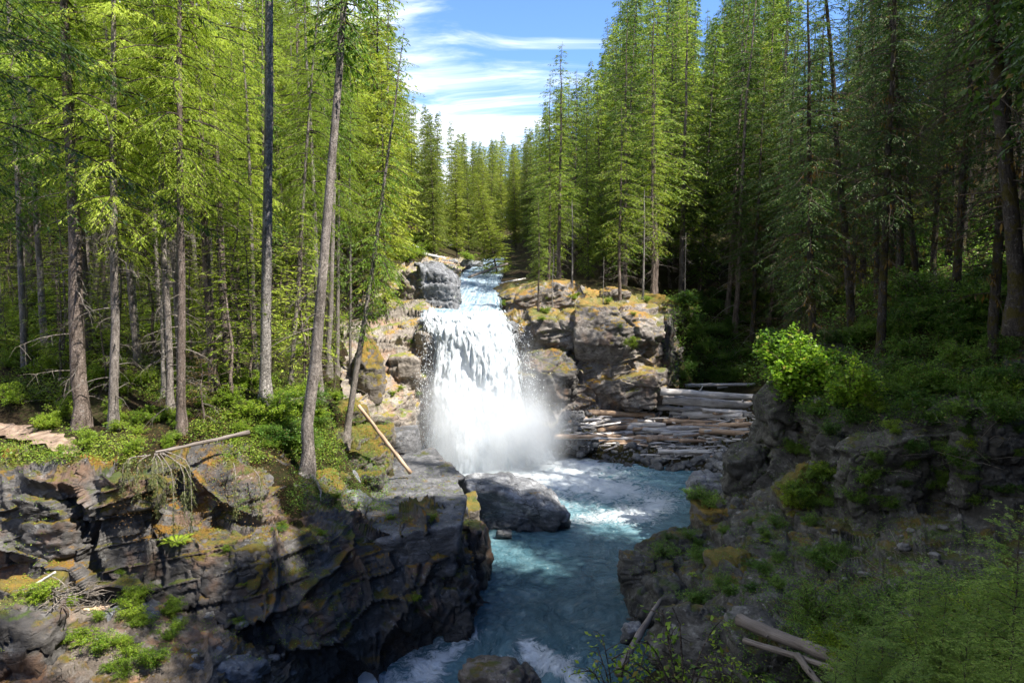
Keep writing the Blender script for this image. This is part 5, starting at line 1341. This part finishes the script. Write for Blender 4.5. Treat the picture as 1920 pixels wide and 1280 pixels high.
def log(px1, py1, px2, py2, dia, mat, label, D1=None, D2=None, name='driftwood_log', cat='log', taper=.75, group=None, lift=.5, knots=3, bend=None, sides=10):
    def end(px, py, D):
        if D is not None: return Vector(P(px, py, D)), D
        h, _ = G(px, py); return h, h.y
    a, d1 = end(px1, py1, D1); b, d2 = end(px2, py2, D2)
    if D1 is None and D2 is None and abs(d1 - d2) > 12: b = Vector(P(px2, py2, d1)); d2 = d1
    r = dia / 1280 * (d1 + d2) / 2 / 2
    if D1 is None: a = a + Vector((0, 0, r * lift))
    if D2 is None: b = b + Vector((0, 0, r * lift))
    v = b - a; L = v.length
    me = log_mesh(name, L, r, r * taper, bend=lrng.uniform(-.02, .02) if bend is None else bend, knots=knots, sides=sides)
    o = obj(name, me, M[mat]); o.location = a
    o.rotation_euler = v.to_track_quat('X', 'Z').to_euler()
    tag(o, label, cat, group)
    return o
LOGS = [
 (1238, 738, 1450, 750, 15, 'drift', 'long pale grey log, uppermost of the big ones in the log jam'),
 (1242, 752, 1425, 766, 19, 'drift', 'thickest smooth log, second from the top of the log jam'),
 (1285, 724, 1415, 722, 7, 'drift', 'slim grey log lying by itself behind the log jam'),
 (1345, 728, 1425, 730, 6, 'drift', 'short thin log behind the log jam, right of the slim one'),
 (1232, 766, 1345, 776, 10, 'drift', 'split grey log under the left end of the two big ones'),
 (1282, 766, 1400, 776, 10, 'drift', 'straight pale log below the thickest one'),
 (1280, 782, 1392, 782, 15, 'drift', 'stout weathered log with a rounded left end, middle of the log jam'),
 (1360, 788, 1430, 784, 6, 'drift', 'thin pale pole near the right end of the log jam'),
 (1378, 794, 1428, 798, 13, 'drift_warm', 'brown short log at the right edge of the log jam'),
 (1400, 756, 1440, 762, 8, 'drift_warm', 'brown pole crossing the right ends of the big logs'),
 (1103, 776, 1235, 782, 11, 'drift_warm', 'orange-brown log along the foot of the knoll'),
 (1140, 806, 1256, 790, 15, 'drift_dark', 'dark rotten log lying slantwise at the left of the log jam'),
 (1190, 808, 1352, 802, 10, 'drift', 'long tan log below the stout one, pointing left'),
 (1235, 820, 1305, 806, 9, 'drift', 'curved grey log with a thin left tip in the middle of the jam'),
 (1355, 818, 1418, 812, 11, 'drift', 'clean pale log low at the right of the jam'),
 (1335, 826, 1380, 832, 10, 'drift_warm', 'short cut-looking log below the clean pale one'),
 (1318, 816, 1372, 828, 5, 'drift', 'thin stick slanting down to the short log'),
 (1150, 832, 1258, 840, 6, 'drift_warm', 'long thin tan pole near the water edge of the jam'),
 (1268, 846, 1336, 858, 7, 'drift_warm', 'narrow brown log at the lower tip of the jam'),
 (1290, 842, 1338, 852, 8, 'drift', 'pale log just above the lower tip of the jam'),
 (1312, 862, 1345, 866, 6, 'drift', 'small log lowest of all, close to the water'),
 (1066, 792, 1100, 786, 9, 'drift_warm', 'orange broken log end left of the jam beside the grey boulder'),
 (1085, 806, 1148, 786, 8, 'drift', 'pale stick leaning on the boulder at the left end of the jam'),
 (1110, 790, 1190, 786, 9, 'drift', 'bleached log in the sunny left part of the jam'),
 (1150, 796, 1205, 790, 12, 'drift_warm', 'sunlit reddish log beside the dark rotten one'),
 (1095, 818, 1180, 812, 6, 'drift', 'pale pole at the left, just above the wet stones'),
 (1262, 800, 1345, 806, 6, 'drift', 'thin grey log under the stout weathered one'),
 (1330, 770, 1420, 780, 8, 'drift_dark', 'darker thin log tucked under the thickest one'),
 (1355, 800, 1420, 806, 7, 'drift', 'grey pole near the right cliff, below the brown short log'),
 (1210, 795, 1262, 792, 5, 'drift', 'short splintered stick at the centre left of the jam'),
 (1240, 784, 1290, 790, 7, 'drift_dark', 'dark short log beside the stout log end'),
 (1170, 842, 1215, 828, 5, 'drift_dark', 'dark thin branch crossing the tan pole near the water'),
]
for a, b, c, d, w, m, lab in LOGS: log(a, b, c, d, w, m, lab)
jr = np.random.default_rng(31)
WHERE = ((1140, 'at the sunny left end of the jam'), (1200, 'left of the middle of the jam'), (1270, 'in the middle of the jam'), (1340, 'right of the middle of the jam'), (9999, 'at the right end of the jam'))
for k_ in range(46):
    px = jr.uniform(1095, 1400); py = jr.uniform(780, 835) if px < 1230 else jr.uniform(776, 858)
    h, _n = G(px, py)
    if h is None or h.y > 64 or h.y < 42 or h.z > 3.6: continue
    L_ = jr.uniform(1.8, 5.5); a_ = jr.normal() * .22; r_ = jr.uniform(.09, .24); m_ = 'drift' if jr.random() < .62 else 'drift_warm'
    me = log_mesh('driftwood_log', L_, r_, r_ * jr.uniform(.5, .9), bend=jr.uniform(-.03, .03), knots=int(jr.integers(1, 5)), sides=8)
    o = obj('driftwood_log', me, M[m_]); d_ = Vector((math.cos(a_), math.sin(a_), jr.normal() * .05))
    o.location = h + Vector((0, 0, jr.uniform(.15, .5))) - d_ * L_ * .5; o.rotation_euler = d_.to_track_quat('X', 'Z').to_euler()
    tag(o, ('pale' if m_ == 'drift' else 'tan') + (' thin' if r_ < .15 else ' thick') + (' short' if L_ < 3.2 else ' long') + ' log thrown ' + next(t for a, t in WHERE if px < a) + (', upper part' if py < 805 else ', lower part'), 'log', 'loose logs of the jam')
# more bleached sticks thrown on top
sp_paths, sp_r = [], []
for _ in range(230):
    px, py = jr.uniform(1080, 1430), 0
    py = jr.uniform(782, 866) if px > 1230 else jr.uniform(778, 842)
    h, _n = G(px, py)
    if h is None or h.y > 62 or h.y < 40: continue
    a = jr.normal() * .35 + (3.14 if jr.random() < .5 else 0); l = jr.uniform(.4, 2.0)
    d = np.array([math.cos(a), math.sin(a) * .8, jr.normal() * .10]); p0 = np.array(h) + np.array([0, 0, jr.uniform(.05, .35)])
    sp_paths.append([p0, p0 + d * l * .5 + jr.normal(size=3) * .03, p0 + d * l]); r = jr.uniform(.03, .085); sp_r.append([r, r, r * .6])
tag(obj('driftwood_sticks', mesh_np('driftwood_sticks', *tubes(np.array(sp_paths), np.array(sp_r), 5, cap=True)), M['drift']), kind='stuff')
log(1388, 1162, 1640, 1262, 27, 'drift_dark', 'thick bare weathered log, upper of the two at the bottom right', D1=15.4, D2=12.0, taper=.8, knots=2, sides=16)
log(1396, 1200, 1640, 1278, 14, 'drift_dark', 'thin bare log below the thick one, pointing the same way', D1=14.6, D2=11.6, taper=.8, knots=2)
log(1495, 1228, 1560, 1310, 16, 'drift_dark', 'short dark log dropping out of the bottom edge', D1=13.2, D2=11.4)
log(1238, 1125, 1160, 1260, 9, 'drift_dark', 'grey dead branch poking up from the oval-leaved bush', D1=14.5, D2=11.5, taper=1.9)
log(770, 886, 672, 760, 8, 'drift_warm', 'thin reddish fallen pole propped on the dark left ledge', D1=32.5, D2=31.0, taper=.8, name='fallen_pole')
log(466, 810, 292, 848, 9, 'drift_dark', 'grey fallen trunk lying along the edge of the left cliff', D1=24.2, D2=21.2, taper=.55, name='fallen_log', knots=6)
log(560, 760, 575, 728, 9, 'drift_warm', 'short orange-brown broken log leaning in the shade of the left forest', name='fallen_log')
log(130, 1150, 205, 1138, 12, 'drift_warm', 'pale log lying on the lower shelf left of the rounded boulder', D1=19.0, D2=19.6)
log(62, 1098, 104, 1072, 6, 'drift', 'short stick pointing up from the mossed knob', D1=17.6, D2=17.6, name='dead_stick')
log(200, 490 + 160, 30, 640, 8, 'drift_dark', 'mossy fallen log in the undergrowth at the far left', name='fallen_log')
log(375, 670, 430, 610, 9, 'drift_dark', 'dark leaning dead trunk behind the withered fir', name='fallen_log', D1=31, D2=33)
log(768, 470, 835, 486, 9, 'drift', 'bleached log on the rocks above the falls', D1=82, D2=80)
log(800, 488, 850, 494, 6, 'drift_warm', 'thin brown log lying on the rocks above the falls', D1=76, D2=77)
log(775, 462, 800, 474, 7, 'drift', 'bleached stump-like log farthest up the rocky bank', D1=90, D2=86)
log(878, 520, 952, 494, 5, 'drift_dark', 'dark bare branch slanting over the upper rapids', D1=68, D2=70)
log(935, 532, 985, 522, 4, 'drift', 'pale thin log on the right bank of the upper rapids', D1=63, D2=66)
log(1270, 520 + 205, 1330, 735, 4, 'drift', 'thin pale branch sticking out over the slim grey log', D1=64, D2=63)
# twigs heaped on the lower shelf
sp_paths, sp_r = [], []
for _ in range(150):
    h, _n = G(jr.uniform(92, 200), jr.uniform(1105, 1150))
    if h is None: continue
    a = jr.uniform(0, 6.28); l = jr.uniform(.25, 1.0); d = np.array([math.cos(a), math.sin(a) * .6, jr.normal() * .25]); p0 = np.array(h) + [0, 0, jr.uniform(.02, .2)]
    sp_paths.append([p0, p0 + d * l * .5 + jr.normal(size=3) * .05, p0 + d * l]); r = jr.uniform(.006, .022); sp_r.append([r, r, r * .5])
tag(obj('twig_heap', mesh_np('twig_heap', *tubes(np.array(sp_paths), np.array(sp_r), 4)), M['twig_pale']), kind='stuff')
# dead brush on the right slopes
sp_paths, sp_r = [], []
for bx_ in ((1620, 760, 1900, 900), (1600, 1020, 1800, 1120), (1340, 590, 1440, 700), (1750, 540, 1920, 620), (40, 640, 130, 760), (230, 650, 300, 700)):
    for _ in range(60):
        h, _n = G(jr.uniform(bx_[0], bx_[2]), jr.uniform(bx_[1], bx_[3]))
        if h is None or h.y > 90: continue
        d = unit(np.array([jr.normal(), jr.normal() - .4, abs(jr.normal()) * .9])); l = jr.uniform(.5, 1.8) * h.y / 30; p0 = np.array(h)
        sp_paths.append([p0, p0 + d * l * .5 + jr.normal(size=3) * .09, p0 + d * l + np.array([0, 0, -.2 * l])]); r = jr.uniform(.006, .016) * h.y / 26; sp_r.append([r, r * .8, r * .4])
tag(obj('dead_brush', mesh_np('dead_brush', *tubes(np.array(sp_paths), np.array(sp_r), 4)), M['twig_pale']), kind='stuff')

# ---- fallen tree top hanging down the left cliff
hr = np.random.default_rng(9)
ft = empty('fallen_treetop', P(300, 846, 21.0)); tag(ft, 'fallen tree top whose wilted boughs hang down the left cliff', 'fallen tree')
def hang(px, py, dx, dy, D):
    a = P(px, py, D); b = P(px + dx, py + dy, D - .5); m = P(px + dx * .9, py + dy * .30 - 8, D - .35); m2 = P(px + dx * 1.02, py + dy * .7, D - .5)
    return cubic(np.array([a, m, m2, b]), 8)
CUR = np.array([hang(*q) for q in [(300, 848, 58, 140, 21.0), (305, 848, 40, 120, 21.0), (300, 850, 25, 150, 20.9), (290, 850, 5, 110, 20.8), (282, 852, -25, 75, 20.8), (276, 853, -45, 60, 20.8), (292, 850, 14, 90, 20.7), (310, 846, 46, 90, 21.1), (296, 850, -10, 60, 20.9),
                                   (438, 868, 4, 95, 22.9), (476, 880, 12, 80, 23.2), (270, 855, -30, 40, 20.7)]])
wv = tubes(CUR, np.linspace(.02, .006, 8)[None] * np.ones((len(CUR), 1)), 4)
def loc(VF, o): return VF[0] - np.array(o.location), VF[1]
obj('boughs', mesh_np('boughs', *loc(wv, ft)), M['twig_pale'], ft)
i = np.repeat(np.arange(len(CUR)), 60); t = hr.uniform(.15, 1, len(i)); f = np.minimum(t, .999) * 7; a = f.astype(int); w = (f - a)[:, None]
pos = CUR[i, a] * (1 - w) + CUR[i, a + 1] * w
td = unit(unit(CUR[i, a + 1] - CUR[i, a]) * .7 + hr.normal(size=(len(i), 3)) * np.array([.5, .3, .2]) + np.array([0, 0, -.6]))
lv = sprays(hr, pos, td, hr.uniform(.15, .42, len(i)), .085, 3.2, flat=.8, hang=.5, wid=.26)
M['wilted'] = leaf_mat('wilted_needles', (.07, .085, .03), (.13, .15, .055), (.24, .24, .10), trans=.3)
obj('wilted_needles', mesh_np('wilted_needles', *loc(lv, ft)), M['wilted'], ft)
# ---- roots of the leaning cliff edge tree
rt = empty('exposed_roots', P(575, 890, 26)); tag(rt, 'pale bare roots spreading over the ledge from the leaning cliff edge tree', 'roots')
for q in [[(575, 888, 26.3), (550, 905, 25.6), (525, 930, 24.4), (508, 965, 23.6), (503, 990, 23.1)], [(572, 890, 26.2), (548, 912, 25.2), (530, 950, 24.0), (520, 962, 23.7)], [(585, 892, 26.2), (600, 920, 25.5), (598, 940, 25.0)], [(565, 888, 26.2), (535, 900, 25.6), (515, 908, 25.0)]]:
    c = cubic(np.array([P(*w_) for w_ in q]), 12); c += np.cumsum(hr.normal(size=c.shape) * .015, 0)
    obj('root', mesh_np('root', *loc(tubes(c[None], np.linspace(.07, .02, 12)[None], 7, rough=.3, rng=hr), rt), smooth=True), M['snag'], rt)

# ------------------------------------------------------------------ rubble on the beach
ST = []
for i in range(7):
    V, F = rock_shape(np.random.default_rng(700 + i), (1.0, .8, .6), 3, 12, .12, .5, .6, .4); ST.append(mesh_np('rubble_stone', V, F))
for m_ in ST: m_.materials.append(M['pebble'])
c = 0
for _ in range(2000):
    if c >= 190: break
    px, py = jr.uniform(1060, 1430), jr.uniform(770, 885)
    h, _n = G(px, py)
    if h is None or h.y > 62 or h.y < 40 or h.z < -.7 or h.z > 5: continue
    o = obj('beach_stone', ST[int(jr.integers(7))]); s = jr.uniform(.2, .75) * (1.25 if py > 840 else 1)
    o.location = h + Vector((0, 0, s * .1)); o.scale = (s, s, s); o.rotation_euler = (jr.uniform(-.4, .4), jr.uniform(-.4, .4), jr.uniform(0, 6.28))
    tag(o, 'grey stone in the rubble beach under and around the driftwood', 'stone', 'stones of the rubble beach'); c += 1
V, F = ico(1); vs = []
for _ in range(1800):
    h, _n = G(jr.uniform(1060, 1440), jr.uniform(760, 888))
    if h is None or h.y > 66 or h.y < 40: continue
    vs.append((V * (jr.uniform(.04, .14, 3)) + np.array(h), F))
tag(obj('gravel', mesh_np('gravel', *merge(vs)), M['pebble']), kind='stuff')
for (bx_, n_, lab, grp) in (((690, 440, 860, 500), 26, 'pale boulder scattered on the bank above the falls', 'boulders above the falls'), ((330, 1150, 560, 1270), 14, 'loose broken stone on the lower left shelf', 'stones on the lower shelf'), ((1560, 980, 1780, 1090), 12, 'dark stone in the scree under the right cliff', 'scree stones')):
    for _ in range(n_):
        h, _n = G(jr.uniform(bx_[0], bx_[2]), jr.uniform(bx_[1], bx_[3]))
        if h is None or h.y > 130: continue
        me = ST[int(jr.integers(7))]; o = obj('loose_stone', me); s = jr.uniform(.4, 1.2) * (h.y / 60); o.location = h; o.scale = (s, s, s * .8); o.rotation_euler = (0, 0, jr.uniform(0, 6.28))
        tag(o, lab, 'stone', grp)

# prototypes themselves are not part of the place
for r in HID:
    for ch in list(r.children):
        bpy.data.objects.remove(ch)
    bpy.data.objects.remove(r)
# things that still share a label are told apart by their order from the left
byl = {}
for o in col.objects:
    if o.parent is None and o.get('category') and o.get('label'): byl.setdefault(o['label'], []).append(o)
ORD = 'first second third fourth fifth sixth seventh eighth ninth tenth'.split()
for lab, os_ in byl.items():
    if len(os_) < 2 or len(os_) > 10 or len(lab.split()) > 12: continue
    pj = [proj(*o.location) for o in os_]
    if any(q is None for q in pj): continue
    for k_, (q, i_) in enumerate(sorted((q[0], i) for i, q in enumerate(pj))):
        os_[i_]['label'] = lab + (', ' + (('left one' if k_ == 0 else 'right one') if len(os_) == 2 else ORD[k_] + ' from left'))
